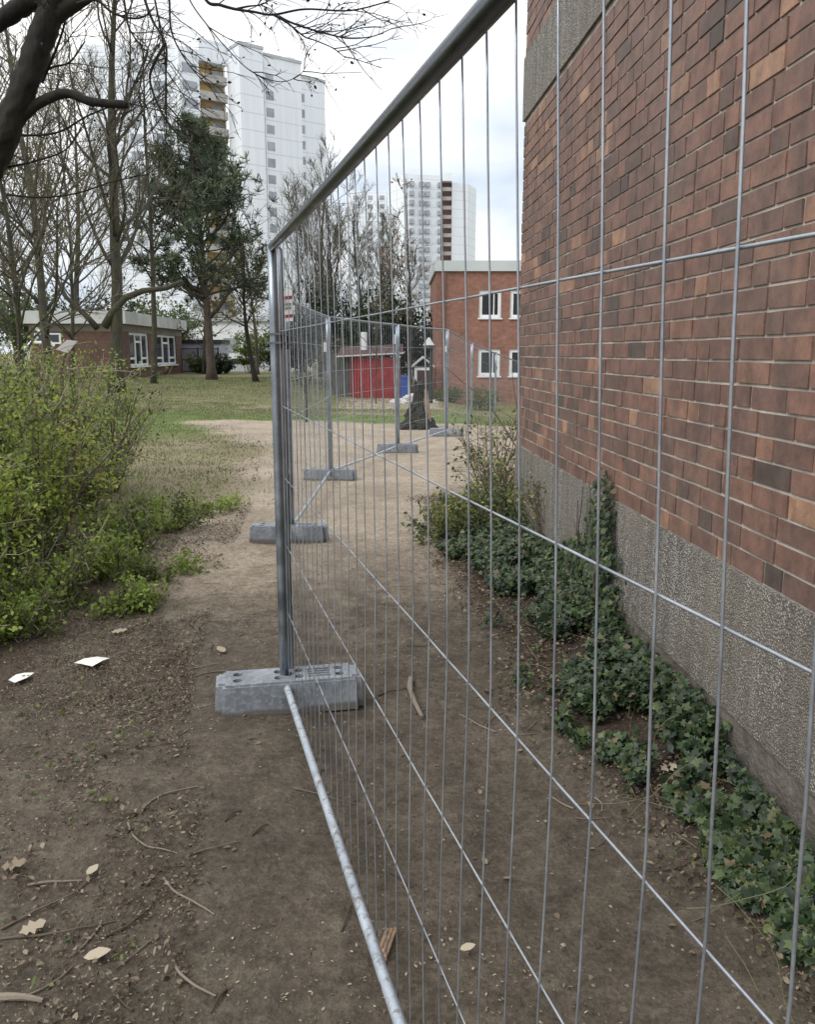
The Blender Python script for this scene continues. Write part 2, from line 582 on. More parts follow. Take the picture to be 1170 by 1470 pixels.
def ground_mat():
    m, nt, p, o = base_mat('ground_soil_and_lawn')

    def attr(n):
        a = nt.nodes.new('ShaderNodeAttribute')
        a.attribute_name = n
        return a.outputs['Fac']
    f_big = noise(nt, 0.9, 5, 0.6)
    f_mid = noise(nt, 6, 6, 0.65)
    f_fine = noise(nt, 70, 5, 0.7)
    f_grit = noise(nt, 320, 3, 0.7)
    dark = ramp(nt, [(0.22, (0.060, 0.049, 0.038)), (0.5, (0.097, 0.080, 0.061)), (0.78, (0.14, 0.118, 0.091))], f_mid)
    sand = ramp(nt, [(0.2, (0.215, 0.174, 0.133)), (0.5, (0.305, 0.253, 0.197)), (0.8, (0.375, 0.318, 0.253))], f_mid)
    gm = math_n(nt, 'ADD', math_n(nt, 'MULTIPLY', f_mid, 0.65), math_n(nt, 'MULTIPLY', f_fine, 0.35))
    grass = ramp(nt, [(0.30, (0.06, 0.075, 0.022)), (0.5, (0.105, 0.145, 0.04)), (0.62, (0.15, 0.18, 0.06)), (0.8, (0.24, 0.21, 0.11))], gm)
    dry = ramp(nt, [(0.30, (0.10, 0.085, 0.05)), (0.55, (0.19, 0.165, 0.095)), (0.8, (0.27, 0.225, 0.15))], gm)

    def fuzzy(a, amt=0.9, sharp=2.2):
        # break the edge of a mask with the noises
        k = math_n(nt, 'ADD', a, math_n(nt, 'MULTIPLY', math_n(nt, 'SUBTRACT', f_mid, 0.5), amt))
        k = math_n(nt, 'ADD', k, math_n(nt, 'MULTIPLY', math_n(nt, 'SUBTRACT', f_fine, 0.5), amt * 0.7))
        k = math_n(nt, 'SUBTRACT', k, 0.5)
        k = math_n(nt, 'MULTIPLY_ADD', k, sharp, 0.5)
        n = nt.nodes.new('ShaderNodeClamp')
        nt.links.new(k, n.inputs[0])
        return n.outputs[0]
    cc = mixc(nt, fuzzy(attr('sand'), 0.5, 1.3), dark, sand)
    gg = mixc(nt, fuzzy(attr('dry'), 0.8, 1.6), grass, dry)
    cc = mixc(nt, fuzzy(attr('grass'), 1.0, 2.4), cc, gg)
    cc = mixc(nt, fuzzy(attr('humus'), 0.8, 2.0), cc, ramp(nt, [(0.3, (0.03, 0.022, 0.017)), (0.7, (0.085, 0.06, 0.045))], f_fine))
    # light grit and small dark crumbs
    cc = mixc(nt, ramp(nt, [(0.66, (0,) * 3), (0.74, (0.5,) * 3)], f_grit), cc, mixc(nt, 1.0, cc, (2.0, 1.95, 1.9), 'MULTIPLY'))
    cc = mixc(nt, ramp(nt, [(0.30, (0.5,) * 3), (0.40, (0,) * 3)], f_grit), cc, mixc(nt, 1.0, cc, (0.5, 0.5, 0.5), 'MULTIPLY'))
    cc = mixc(nt, 0.85, cc, ramp(nt, [(0.3, (0.72, 0.72, 0.70)), (0.7, (1.18, 1.17, 1.15))], f_big), 'MULTIPLY')
    cc = mixc(nt, 1.0, cc, ramp(nt, [(0.30, (0.66, 0.65, 0.64)), (0.5, (1.0, 1.0, 1.0)), (0.72, (1.38, 1.38, 1.36))], f_fine), 'MULTIPLY')
    f_c = noise(nt, 24, 6, 0.7)
    cc = mixc(nt, 1.0, cc, ramp(nt, [(0.32, (0.76, 0.75, 0.74)), (0.68, (1.2, 1.2, 1.2))], f_c), 'MULTIPLY')
    nt.links.new(cc, p.inputs['Base Color'])
    p.inputs['Roughness'].default_value = 0.93
    p.inputs['Specular IOR Level'].default_value = 0.25
    n1 = bump(nt, f_mid, 0.55, 0.03)
    n2 = bump(nt, f_fine, 0.6, 0.010, bump(nt, f_c, 0.6, 0.016, n1))
    nt.links.new(bump(nt, f_grit, 0.25, 0.002, n2), p.inputs['Normal'])
    return m


M['ground'] = ground_mat()

# ------------------------------------------------------------------ ground, one sheet
PATH_R = np.array([(1.9, 1.02), (2.06, 0.98), (2.42, 0.86), (2.92, 0.73), (3.64, 0.54), (4.52, 0.40), (6.8, 0.22), (10.3, 0.15), (13, 0.9), (15, 3)])
LEFT_E = np.array([(0, -0.55), (1.7, -0.78), (2.7, -0.95), (3.3, -1.2), (4.6, -1.4), (6.8, -1.7), (9, -1.9), (12, -2.3), (15, -2.8), (20, -5)])


def path_right(y):
    return np.interp(y, PATH_R[:, 0], PATH_R[:, 1])


def path_left(y):
    return np.interp(y, LEFT_E[:, 0], LEFT_E[:, 1])


def axis_steps(segs):
    out = [segs[0][0]]
    for a, b, st in segs:
        n = max(1, int(round((b - a) / st)))
        out += list(a + (b - a) * (np.arange(n) + 1) / n)
    return np.array(out)


gx = axis_steps([(-900, -300, 100), (-300, -100, 20), (-100, -40, 4), (-40, -12, 0.7), (-12, -4, 0.16), (-4, -1.9, 0.05), (-1.9, 1.4, 0.028), (1.4, 2.4, 0.05), (2.4, 8, 0.25), (8, 40, 2), (40, 100, 10), (100, 300, 40), (300, 900, 100)])
gy = axis_steps([(-60, -10, 5), (-10, -1, 0.5), (-1, 1, 0.1), (1, 4.5, 0.028), (4.5, 9, 0.05), (9, 22, 0.11), (22, 40, 0.35), (40, 90, 1.5), (90, 300, 15), (300, 1500, 100)])
GX, GY = np.meshgrid(gx, gy)
GZ = terr(GX, GY)
nxg, nyg = len(gx), len(gy)
idx = np.arange(nxg * nyg).reshape(nyg, nxg)
q = np.stack([idx[:-1, :-1], idx[:-1, 1:], idx[1:, 1:], idx[1:, :-1]], -1).reshape(-1)
gb = MB()
gb.add(np.stack([GX, GY, GZ], -1).reshape(-1, 3), q, [4] * (len(q) // 4))
ground = gb.build('ground', M['ground'], None, True)
ground['kind'] = 'structure'
fx, fy = GX.ravel(), GY.ravel()
nA, nB = fbm(fx * 0.5, fy * 0.5, 31), fbm(fx * 0.16, fy * 0.16, 57)
sand_a = smooth(2.6, 8.8, fy + (nA - 0.5) * 3.5)
mid_l = path_left(fy) + 0.15 + 0.45 * smooth(6, 9, fy)
g_left = smooth(0.0, 1.4, mid_l - fx + (nA - 0.5) * 2.2) * smooth(5.5, 8.5, fy) * (0.66 + 0.3 * smooth(14, 18, fy))
g_far = smooth(18.2, 19.6, fy + (nA - 0.5) * 2.4 + 0.18 * fx)
bald = smooth(0.55, 0.70, nB) * smooth(21, 25, fy) * 0.45
grass_a = np.clip(np.maximum(g_left, g_far - bald), 0, 1)
grass_a *= 1 - 0.7 * smooth(29, 31, fy) * smooth(-3.5, -2.5, fx) * smooth(2, 1, fx)
dry_a = np.clip(smooth(21.0, 25, fy + (nA - 0.5) * 5) * 0.62 + smooth(18.5, 14, fy) * 0.85, 0, 1)
humus_a = smooth(-0.12, 0.25, fx - path_right(fy) + (nA - 0.5) * 0.25) * smooth(10.5, 8, fy)
humus_a = np.maximum(humus_a, smooth(0.1, 0.9, path_left(fy) - 0.05 - fx + (nA - 0.5) * 0.6) * smooth(9.5, 6.5, fy) * smooth(2.4, 3.6, fy) * 0.95)
for nme, arr in (('sand', sand_a), ('grass', grass_a), ('dry', dry_a), ('humus', humus_a)):
    a_ = ground.data.attributes.new(nme, 'FLOAT', 'POINT')
    a_.data.foreach_set('value', np.clip(arr, 0, 1).astype(np.float32))

# ------------------------------------------------------------------ brick building on the right
bb = thing('brick_building', 'dark red clinker brick building with pebble concrete plinth close on the right', 'building', (float(wallx(3)), 3, 0))
dvec = np.array([WSL, 1.0]) / math.hypot(WSL, 1)      # along the wall, away from camera
nvec = np.array([-dvec[1], dvec[0]])                    # out of the wall, to the path
O2 = np.array([float(wallx(WY1)), WY1])                 # far corner


def wframe(v):
    """(distance back along the wall from far corner, out of wall, z) -> world"""
    v = np.asarray(v, float).reshape(-1, 3)
    xy = O2[None] - v[:, 0:1] * dvec[None] + v[:, 1:2] * nvec[None]
    return np.concatenate([xy, v[:, 2:3]], 1)


WL = (WY1 - WY0) / dvec[1]
brk = MB()
PLZ, BZ0, BZ1, TOPZ = 0.78, 3.40, 3.87, 6.8
ROW = 0.0833
rr = random.Random(5)


def lay_bricks(z_from, z_to, phase):
    row = 0
    z = z_from
    while z + 0.05 < z_to:
        zt = min(z + ROW - 0.010, z_to)
        s = -rr.choice([0.0, 0.06, 0.125, 0.19])
        while s < WL:
            ln = 0.115 if rr.random() < 0.36 else 0.24
            a, b = max(s, 0.0), min(s + ln, WL)
            if b - a > 0.02:
                out = 0.007 + rr.uniform(-0.002, 0.0025)
                j = lambda: rr.uniform(-0.0016, 0.0016)
                t = rr.random()
                # patches of darker and of warmer courses
                k = float(fbm(np.array([s * 0.6]), np.array([z * 0.8]), 77)[0])
                tt = min(1, max(0, 0.48 + (t - 0.5) * 0.46 + (k - 0.5) * 0.45))
                if rr.random() < 0.075:
                    tt = rr.uniform(0, 0.16)
                if rr.random() < 0.08:
                    tt = rr.uniform(0.8, 1)
                v = [(a + j(), -0.02, z + j()), (b + j(), -0.02, z + j()), (b + j(), -0.02, zt + j()), (a + j(), -0.02, zt + j()),
                     (a + j() + .001, out, z + j() + .001), (b + j() - .001, out, z + j() + .001), (b + j() - .001, out + j(), zt + j() - .001), (a + j() + .001, out + j(), zt + j() - .001)]
                brk.add(wframe(v), [4, 7, 6, 5, 0, 4, 5, 1, 1, 5, 6, 2, 2, 6, 7, 3, 3, 7, 4, 0], [4] * 5, tt, 0)
            s += ln + 0.010
        z += ROW
        row += 1


lay_bricks(PLZ + 0.008, BZ0 - 0.004, 0)
lay_bricks(BZ1 + 0.006, TOPZ, 0)
# mortar face and body of the building
brk.box((0, -9.0, PLZ), (WL, 0.0, BZ0), 0.5, 1, wframe)
brk.box((0, -9.0, BZ1), (WL, 0.0, TOPZ), 0.5, 1, wframe)
brk.build('wall', [M['brick'], M['mortar']], bb)
pm = MB()
pm.box((-0.004, -9.0, 0.245), (WL, 0.016, PLZ), 0.5, 0, wframe)
pm.build('plinth', M['pebble'], bb)
pm = MB()
pm.box((0.003, -8.99, -0.3), (WL, -0.006, 0.245), 0.5, 0, wframe)
pm.build('footing', M['concrete'], bb)
pm = MB()
pm.box((-0.01, -9.0, BZ0), (WL, 0.02, BZ1), 0.5, 0, wframe)
pm.build('concrete_band', M['pebble'], bb)
pm = MB()
pm.box((-0.1, -9.1, TOPZ), (WL, 0.08, TOPZ + 0.25), 0.5, 0, wframe)
pm.build('roof', M['concrete'], bb)

# ------------------------------------------------------------------ temporary mesh fence
FG = 'temporary mesh fence panels'


def fence_panel(A, B, label, top=(2.0, 2.0), base=(0.0, 0.0), step=0.106, warp=None, side=1, s_ref=None, clampA=True, ext=0.0):
    A, B = np.array(A, float), np.array(B, float)
    L = np.linalg.norm(B - A)
    d = (B - A) / L
    n = np.array([d[1], -d[0]]) * side
    root = thing('mesh_fence', label, 'mesh fence', (A[0], A[1], base[0]), FG)

    def W(s, z, off=0.0):
        s = np.asarray(s, float)
        z = np.asarray(z, float)
        k = s / L
        zz = z + (base[0] * (1 - k) + base[1] * k) + ((top[0] - 2.0 - base[0]) * (1 - k) + (top[1] - 2.0 - base[1]) * k) * (z / 2.0)
        o = off + (warp(s, z) if warp else 0.0)
        return np.stack([A[0] + d[0] * s + n[0] * o, A[1] + d[1] * s + n[1] * o, zz + 0 * s], -1)
    for s in (0.0, L):
        m = MB()
        zz = np.linspace(0.05, 1.99, 8)
        m.tubes(W(np.full(8, s), zz), np.full(8, 0.0195), 16)
        m.build('post', M['galv'], root, True)
    for nm, z, r in (('top_rail', 1.985, 0.0170), ('bottom_rail', 0.115, 0.0150)):
        m = MB()
        ss = np.linspace(0.0, L, 24)
        sag = (-0.006 if z > 1 else -0.008) * np.sin(ss / L * math.pi)
        m.tubes(W(ss, z + sag), np.full(24, r), 14)
        m.build(nm, M['galv_shaded'] if nm == 'top_rail' else M['galv_dull'], root, True)
    m = MB()
    ss = np.arange(step * 0.55, L - 0.02, step) if s_ref is None else np.arange(s_ref % step, L - 0.02, step)
    nz_ = 24
    zz = np.linspace(0.095, 1.985, nz_)
    rg = np.random.default_rng(int(L * 1000) + 3)
    P = []
    for s in ss:
        wob = np.cumsum(rg.normal(0, 0.0007, nz_))
        P.append(W(s + wob + rg.normal(0, 0.0015), zz, 0.0165))
    m.tubes(np.array(P), np.full((len(P), nz_), 0.0016), 6)
    P = []
    for z in (0.438, 0.742, 1.038, 1.342, 1.648):
        s2 = np.linspace(0.005, L - 0.005, 30)
        P.append(W(s2, z + np.cumsum(rg.normal(0, 0.0006, 30)), 0.0165 + 0.0036))
    m.tubes(np.array(P), np.full((len(P), 30), 0.0018), 6)
    m.build('wire_mesh', M['wire'], root, True)
    # weld tabs where the wires meet the bottom rail
    # coupling clamp between neighbouring posts
    if clampA:
        m = MB()
        c = W(np.array([0.0]), np.array([1.62]))[0]
        m.box((c[0] - 0.03, c[1] - 0.028, c[2] - 0.022), (c[0] + 0.03, c[1] + 0.075, c[2] - 0.014))
        m.box((c[0] - 0.03, c[1] - 0.028, c[2] + 0.014), (c[0] + 0.03, c[1] + 0.075, c[2] + 0.022))
        m.tubes(np.array([(c[0] + 0.027, c[1] + 0.03, c[2] - 0.04), (c[0] + 0.027, c[1] + 0.03, c[2] + 0.04)]), np.array([0.007, 0.007]), 6)
        m.build('clamp', M['clamp'], root)
    return root, W


P1 = np.array([-0.555, 3.561])
fdir = np.array([-0.265, 0.964])
NEAR0 = P1 - fdir * 3.44
P2 = np.array([-1.004, 6.946])
P3 = np.array([-0.966, 10.357])
P4 = np.array([-0.155, 13.217])
P5 = np.array([0.744, 15.964])
P6 = np.array([1.44, 19.0])
P7 = np.array([2.29, 22.0])
P8 = np.array([3.34, 25.2])
Lnear = np.linalg.norm(P1 - NEAR0)
# wires of the near panel sit at s = 2.9976 - 0.106k from the far post
near, Wn = fence_panel(P1, NEAR0, 'galvanised mesh fence panel nearest the camera, running from front foot past the brick wall', top=(2.0, 1.985), warp=lambda s, z: np.interp(z, [0, .115, .3, .455, .77, 1.065, 1.355, 1.645, 2.0], [0, 0, -.005, -.007, -.001, .007, .001, -.010, -.024]) * (s / 3.0), side=-1, s_ref=3.014)
fence_panel(P1 + np.array([0.014, 0.075]), P2 + np.array([-0.03, -0.04]), 'mesh fence panel seen edge-on behind the nearest post', side=1, top=(1.995, 2.0))
fence_panel(P2 + np.array([0.02, 0.03]), P3 - np.array([0.0, 0.04]), 'mesh fence panel behind the red and white striped plate', side=1)
fence_panel(P3 + np.array([0.01, 0.04]), P4 - np.array([0.012, 0.04]), 'mesh fence panel standing in front of the red shed', side=1)
fence_panel(P4 + np.array([0.012, 0.04]), P5 - np.array([0.012, 0.04]), 'mesh fence panel standing in front of the tree stump', side=1)
fence_panel(P5 + np.array([0.012, 0.04]), P6 - np.array([0.012, 0.04]), 'mesh fence panel sloping downhill just right of the tree stump', side=1, top=(2.0, 1.79), base=(0, -0.22))
fence_panel(P6 + np.array([0.012, 0.04]), P7 - np.array([0.012, 0.04]), 'lower mesh fence panel below the ground floor window of the red house', side=1, top=(1.79, 1.56), base=(-0.22, -0.45))
fence_panel(P7 + np.array([0.012, 0.04]), P8, 'farthest mesh fence panel, disappearing behind the brick wall corner', side=1, top=(1.56, 1.30), base=(-0.45, -0.7))


def foot_mesh():
    import bmesh
    bm = bmesh.new()
    bmesh.ops.create_cube(bm, size=1.0)
    bmesh.ops.scale(bm, vec=(0.66, 0.215, 0.145), verts=bm.verts)
    for v in bm.verts:
        if v.co.z > 0:
            v.co.x *= 0.965
            v.co.y *= 0.90
    vert_e = [e for e in bm.edges if abs(e.verts[0].co.z - e.verts[1].co.z) > 0.05]
    bmesh.ops.bevel(bm, geom=vert_e, offset=0.03, segments=2, affect='EDGES')
    top_e = [e for e in bm.edges if min(v.co.z for v in e.verts) > 0.07]
    bmesh.ops.bevel(bm, geom=top_e, offset=0.010, segments=2, affect='EDGES')
    me = bpy.data.meshes.new('fence_foot')
    bm.to_mesh(me)
    bm.free()
    o = bpy.data.objects.new('fence_foot', me)
    col.objects.link(o)
    cut = MB()
    for hx in (-0.225, -0.045, 0.045, 0.225):
        for hy in (-0.036, 0.036):
            cut.tubes(np.array([(hx, hy, 0.02), (hx, hy, 0.12)]), np.array([0.021, 0.021]), 14)
    cut.tubes(np.array([(0, 0, 0.0), (0, 0, 0.12)]), np.array([0.023, 0.023]), 14)
    for k in range(4):
        cut.box((0.085, -0.05 + k * 0.027, 0.064), (0.185, -0.032 + k * 0.027, 0.12))
    co = cut.build('cutter', M['foot'])
    md = o.modifiers.new('cut', 'BOOLEAN')
    md.operation = 'DIFFERENCE'
    md.object = co
    md.solver = 'EXACT'
    dg = bpy.context.evaluated_depsgraph_get()
    dg.update()
    me2 = bpy.data.meshes.new_from_object(o.evaluated_get(dg))
    bpy.data.objects.remove(o)
    bpy.data.objects.remove(co)
    me2.materials.clear()
    me2.materials.append(M['foot'])
    return me2


fm = foot_mesh()
feet = [(P1 + np.array([0.02, 0.0]), 0.196, 0, 'large grey ballast block under the nearest fence post'),
        (P2, 0.02, 0, 'grey ballast block straight behind the nearest fence post, second along the path'),
        (P3, -0.05, 0, 'grey ballast block below the fence post left of the red shed'),
        (P4, -0.05, 0, 'grey ballast block below the fence post right of the red shed'),
        (P5, -0.25, 0, 'grey ballast block beside the tree stump'),
        (P6, -0.3, -0.22, 'grey ballast block where the fence starts to drop, right of the stump'),
        (P7, -0.3, -0.45, 'small far ballast block low behind the weeds')]
for p, a, z, lb in feet:
    o = bpy.data.objects.new('ballast_block', fm)
    col.objects.link(o)
    o.location = (p[0], p[1], 0.0725 + (z if z else float(terr(p[0], p[1])) * 0.5) - 0.004)
    o.rotation_euler = (0, 0, a)
    tag(o, lb, 'ballast block', 'ballast blocks of the fence')

# striped plate hung on the mesh
sg = thing('fence_sign', 'white plate with two dark red stripes hanging on the fence near the first post', 'sign', (-0.93, 6.55, 1.91))
m = MB()
n_ = 9
xs = np.linspace(-0.052, 0.052, n_)


def plate(m, z0, z1, off, x0=-0.052, x1=0.052):
    xs = np.linspace(x0, x1, n_)
    bow = 0.9 * xs ** 2 - off
    v = []
    for dy in (0.0, 0.0025):
        for z in (z0, z1):
            v += [(-0.925 + x, 6.55 + b + dy, 1.91 + z + (0.1 * x if z1 > 0.1 else 0.1 * x)) for x, b in zip(xs, bow)]
    lp, cn = [], []
    for i in range(n_ - 1):
        a, b, c, d_ = i, i + 1, n_ + i + 1, n_ + i
        lp += [a, b, c, d_]
        lp += [2 * n_ + d_, 2 * n_ + c, 2 * n_ + b, 2 * n_ + a]
        cn += [4, 4]
        lp += [d_, c, 2 * n_ + c, 2 * n_ + d_, b, a, 2 * n_ + a, 2 * n_ + b]
        cn += [4, 4]
    m.add(v, lp, cn)


plate(m, -0.115, 0.115, 0.0)
M['sign_white'] = mat('sign_white', (0.72, 0.71, 0.70), 0.4, 0, 0.06, 30, 0)
M['sign_red'] = mat('sign_red', (0.26, 0.03, 0.04), 0.45, 0, 0.1, 30, 0)
M['sign_green'] = mat('sign_green', (0.14, 0.24, 0.17), 0.5, 0, 0.15, 30, 0)
m.build('plate', M['sign_white'], sg)
for z in (0.062, -0.075):
    m = MB()
    plate(m, z - 0.012, z + 0.012, 0.002)
    m.build('stripe', M['sign_red'], sg)
m = MB()
rs = random.Random(3)
for z, x0, x1 in ((0.012, -0.035, 0.034), (-0.016, -0.033, 0.03)):
    x = x0
    while x < x1:
        wd = rs.uniform(0.005, 0.009)
        plate(m, z - 0.009, z + 0.009, 0.002, x, x + wd)
        x += wd + 0.003
m.build('lettering', M['sign_green'], sg)
for (p, zc, lb) in ((P3, 1.63, 'small white tag clipped to the fence post left of the red shed'), (P5, 1.63, 'small white tag clipped to the fence post beside the stump')):
    m = MB()
    m.box((p[0] - 0.05, p[1] - 0.06, zc - 0.055), (p[0] - 0.012, p[1] - 0.054, zc + 0.055))
    tag(m.build('fence_tag', M['sign_white']), lb, 'tag', 'white tags on fence posts')

# ------------------------------------------------------------------ distant high-rises
def tower_mat(name, c, line, zstep, wstep):
    m, nt, p, o = base_mat(name)
    g = nt.nodes.new('ShaderNodeNewGeometry')
    sep = nt.nodes.new('ShaderNodeSeparateXYZ')
    nt.links.new(g.outputs['Position'], sep.inputs[0])
    fz = math_n(nt, 'FRACT', math_n(nt, 'DIVIDE', sep.outputs['Z'], zstep))
    k = math_n(nt, 'LESS_THAN', fz, 0.07)
    fz2 = math_n(nt, 'FRACT', math_n(nt, 'DIVIDE', math_n(nt, 'MULTIPLY_ADD', sep.outputs['Y'], 0.6, math_n(nt, 'MULTIPLY', sep.outputs['X'], 0.8)), wstep))
    k2 = math_n(nt, 'MULTIPLY', math_n(nt, 'LESS_THAN', fz2, 0.025), 0.5)
    kk = math_n(nt, 'MAXIMUM', k, k2)
    f = noise(nt, 0.15, 4)
    cc = mixc(nt, f, tuple(x * 0.93 for x in c), c)
    st = nt.nodes.new('ShaderNodeMapping')
    st.inputs['Scale'].default_value = (1.2, 1.2, 0.04)
    nt.links.new(g.outputs['Position'], st.inputs['Vector'])
    cc = mixc(nt, ramp(nt, [(0.45, (0,) * 3), (0.75, (0.5,) * 3)], noise(nt, 0.9, 5, 0.65, st.outputs[0])), cc, tuple(x * 0.72 for x in c))
    cc = mixc(nt, math_n(nt, 'MULTIPLY', kk, 0.7), cc, line)
    nt.links.new(cc, p.inputs['Base Color'])
    p.inputs['Roughness'].default_value = 0.7
    return m


M['tower_white'] = tower_mat('tower_panels', (0.78, 0.82, 0.87), (0.52, 0.56, 0.63), 2.75, 3.6)
M['tower_grey'] = mat('tower_grey_panels', (0.42, 0.44, 0.46), 0.8, 0, 0.1, 0.3, 0)
M['ochre'] = mat('ochre_balcony_wall', (0.44, 0.29, 0.12), 0.8, 0, 0.3, 0.3, 0)
M['parapet'] = mat('balcony_parapet', (0.38, 0.365, 0.34), 0.8, 0, 0.12, 0.4, 0)
M['redbrown'] = mat('red_brown_balcony_wall', (0.20, 0.11, 0.09), 0.8, 0, 0.2, 0.3, 0)
M['tglass'] = mat('tower_window_glass', (0.30, 0.32, 0.36), 0.4, 0, 0.3, 0.4, 0)

D2, E2 = np.array([0.8, 0.6]), np.array([-0.6, 0.8])


def blk(mb, o, a, b, z0, z1):
    o = np.array(o, float)
    mb.prism([o, o + D2 * a, o + D2 * a + E2 * b, o + E2 * b], z0, z1)


def face_window(o, s, z, wd, ht, parent, nm='window', d=None, n=None, mt=None):
    d = D2 if d is None else d
    n = -E2 if n is None else n
    p = np.array(o) + d * s
    m = MB()
    c = [p + n * 0.03, p + d * wd + n * 0.03, p + d * wd - n * 0.3, p - n * 0.3]
    m.prism(c, z, z + ht)
    return m.build(nm, mt or M['tglass'], parent)


ta = thing('apartment_tower', 'tall white apartment tower with ochre balconies behind the pine, left in the photo', 'apartment tower', (-28, 152, 0))
A0 = np.array([-27.9, 150.0])
ZA = 51.6
m = MB()
blk(m, A0, 4.4, 4.7, -2, ZA)
B0 = np.array([-24.66, 155.2])
blk(m, B0, 7.29, 12, -2, 51.55)
C0 = np.array([-19.68, 166.8])
blk(m, C0, 5.1, 10, -2, 51.5)
bay0 = A0 + E2 * 4.7 - D2 * 5.1
blk(m, bay0 + E2 * 1.6, 5.4, 12, -2, ZA - 1.9)
blk(m, bay0 - E2 * 0.3, 5.1, 12, ZA - 2.2, ZA + 1.2)
st0 = bay0 - D2 * 3.5
blk(m, st0, 3.5, 12, -2, ZA - 0.6)
m.prism([(-53.6, 149.6), (st0[0], 149.6), (st0[0] + 1, 162), (-53.6, 162)], -2, ZA - 0.2)
blk(m, B0 + E2 * 4 + D2 * 6.8, 1.6, 2.5, 51.5, 53.8)
m.build('wall', M['tower_white'], ta)
m = MB()
for o, a, b, z in ((A0, 4.4, 4.7, ZA), (B0, 7.29, 12, 51.55), (C0, 5.1, 10, 51.5)):
    blk(m, np.array(o) - D2 * 0.12 - E2 * 0.12, a + 0.24, b, z + 0.01, z + 0.5)
m.build('roof_edge', M['tower_grey'], ta)
m = MB()
blk(m, bay0 + E2 * 1.45, 5.05, 0.1, 0, ZA - 2.2)
m.build('balcony_back_wall', M['ochre'], ta)
STO = 2.75
for k in range(15):
    z = ZA - 2.4 - (k + 1) * STO
    m = MB()
    blk(m, bay0 + E2 * 0.0 + D2 * 0.05, 4.98, 0.12, z - 0.15, z + 1.15)
    blk(m, bay0 + E2 * 0.12 + D2 * 0.05, 4.98, 1.3, z - 0.15, z)
    m.build('balcony', M['parapet'], ta)
    face_window(bay0 + E2 * 1.43, 2.7, z + 0.9, 2.0, 1.35, ta, 'balcony_window')
    face_window(B0, 0.25, z + 0.9, 1.5, 1.45, ta)
    face_window(C0, -0.0, z + 0.9, 0.6, 1.45, ta)
    face_window(st0, 0.5, z + 0.7, 2.6, 1.5, ta)
    if k < 12:
        p = np.array([-46.5, 149.6])
        face_window(p, 0, z + 0.7, 2.0, 1.5, ta, d=np.array([1.0, 0]), n=np.array([0, -1.0]))
        face_window(p + [4.4, 0], 0, z + 0.7, 2.0, 1.5, ta, d=np.array([1.0, 0]), n=np.array([0, -1.0]))

tb = thing('apartment_tower', 'smaller looking distant white apartment tower with a brown balcony column above the red brick house', 'apartment tower', (9, 278, 0))
D2s, E2s = D2, E2
pts = {k: at(k, 255, 276) for k in (557, 581, 633, 649, 672, 684)}
Zb = float(at(581, 250, 276)[2])
m = MB()
x = lambda k, y=276.0: float(pts[k][0]) * y / 276.0
m.prism([(x(557, 286), 286), (x(581), 276), (x(633, 279), 279), (x(633, 279), 300), (x(557, 286), 300)], -2, Zb)
m.prism([(x(649, 281), 281), (x(672, 283), 283), (x(684, 292), 292), (x(684, 292), 306), (x(649, 281), 306)], -2, Zb - 1.6)
m.prism([(x(633, 283), 283), (x(649, 283), 283), (x(649, 283), 305), (x(633, 283), 305)], -2, Zb)
m.prism([(x(633, 279.4), 279.4), (x(649, 279.4), 279.4), (x(649, 279.4), 283), (x(633, 279.4), 283)], Zb - 1.5, Zb + 0.9)
m.build('wall', M['tower_white'], tb)
m = MB()
m.prism([(x(633, 282.8), 282.8), (x(649, 282.8), 282.8), (x(649, 282.8), 283.1), (x(633, 282.8), 283.1)], 0, Zb - 1.5)
m.build('balcony_back_wall', M['redbrown'], tb)
for k in range(14):
    z = Zb - 1.6 - (k + 1) * 2.8
    m = MB()
    m.prism([(x(634, 280) if 634 in pts else x(633, 280) + 0.1, 280), (x(649, 280) - 0.1, 280), (x(649, 280) - 0.1, 280.15), (x(633, 280) + 0.1, 280.15)], z, z + 1.15)
    m.build('balcony', M['parapet'], tb)
    for xx, yy, wd in ((3.75, 277.75, 1.6), (5.7, 278.3, 1.4), (9.6, 278.85, 1.0), (0.6, 276.6, 1.5)):
        m = MB()
        m.box((xx, yy - 1.2, z + 0.8), (xx + wd, yy + 0.5, z + 2.2))
        m.build('window', M['tglass'], tb)

tc_ = thing('apartment_block', 'pale lower apartment block between the two towers, half hidden by bare trees', 'apartment block', (-14, 300, 0))
m = MB()
m.prism([(-20.5, 300), (-7.2, 300), (-7.2, 315), (-20.5, 315)], -2, float(at(520, 275, 300)[2]))
m.build('wall', M['tower_white'], tc_)
for k in range(12):
    for xx in (-18.5, -13.5, -9.5):
        m = MB()
        z = float(at(520, 275, 300)[2]) - (k + 1) * 2.8
        m.box((xx, 299.9, z), (xx + 1.6, 300.2, z + 1.4))
        m.build('window', M['tglass'], tc_)

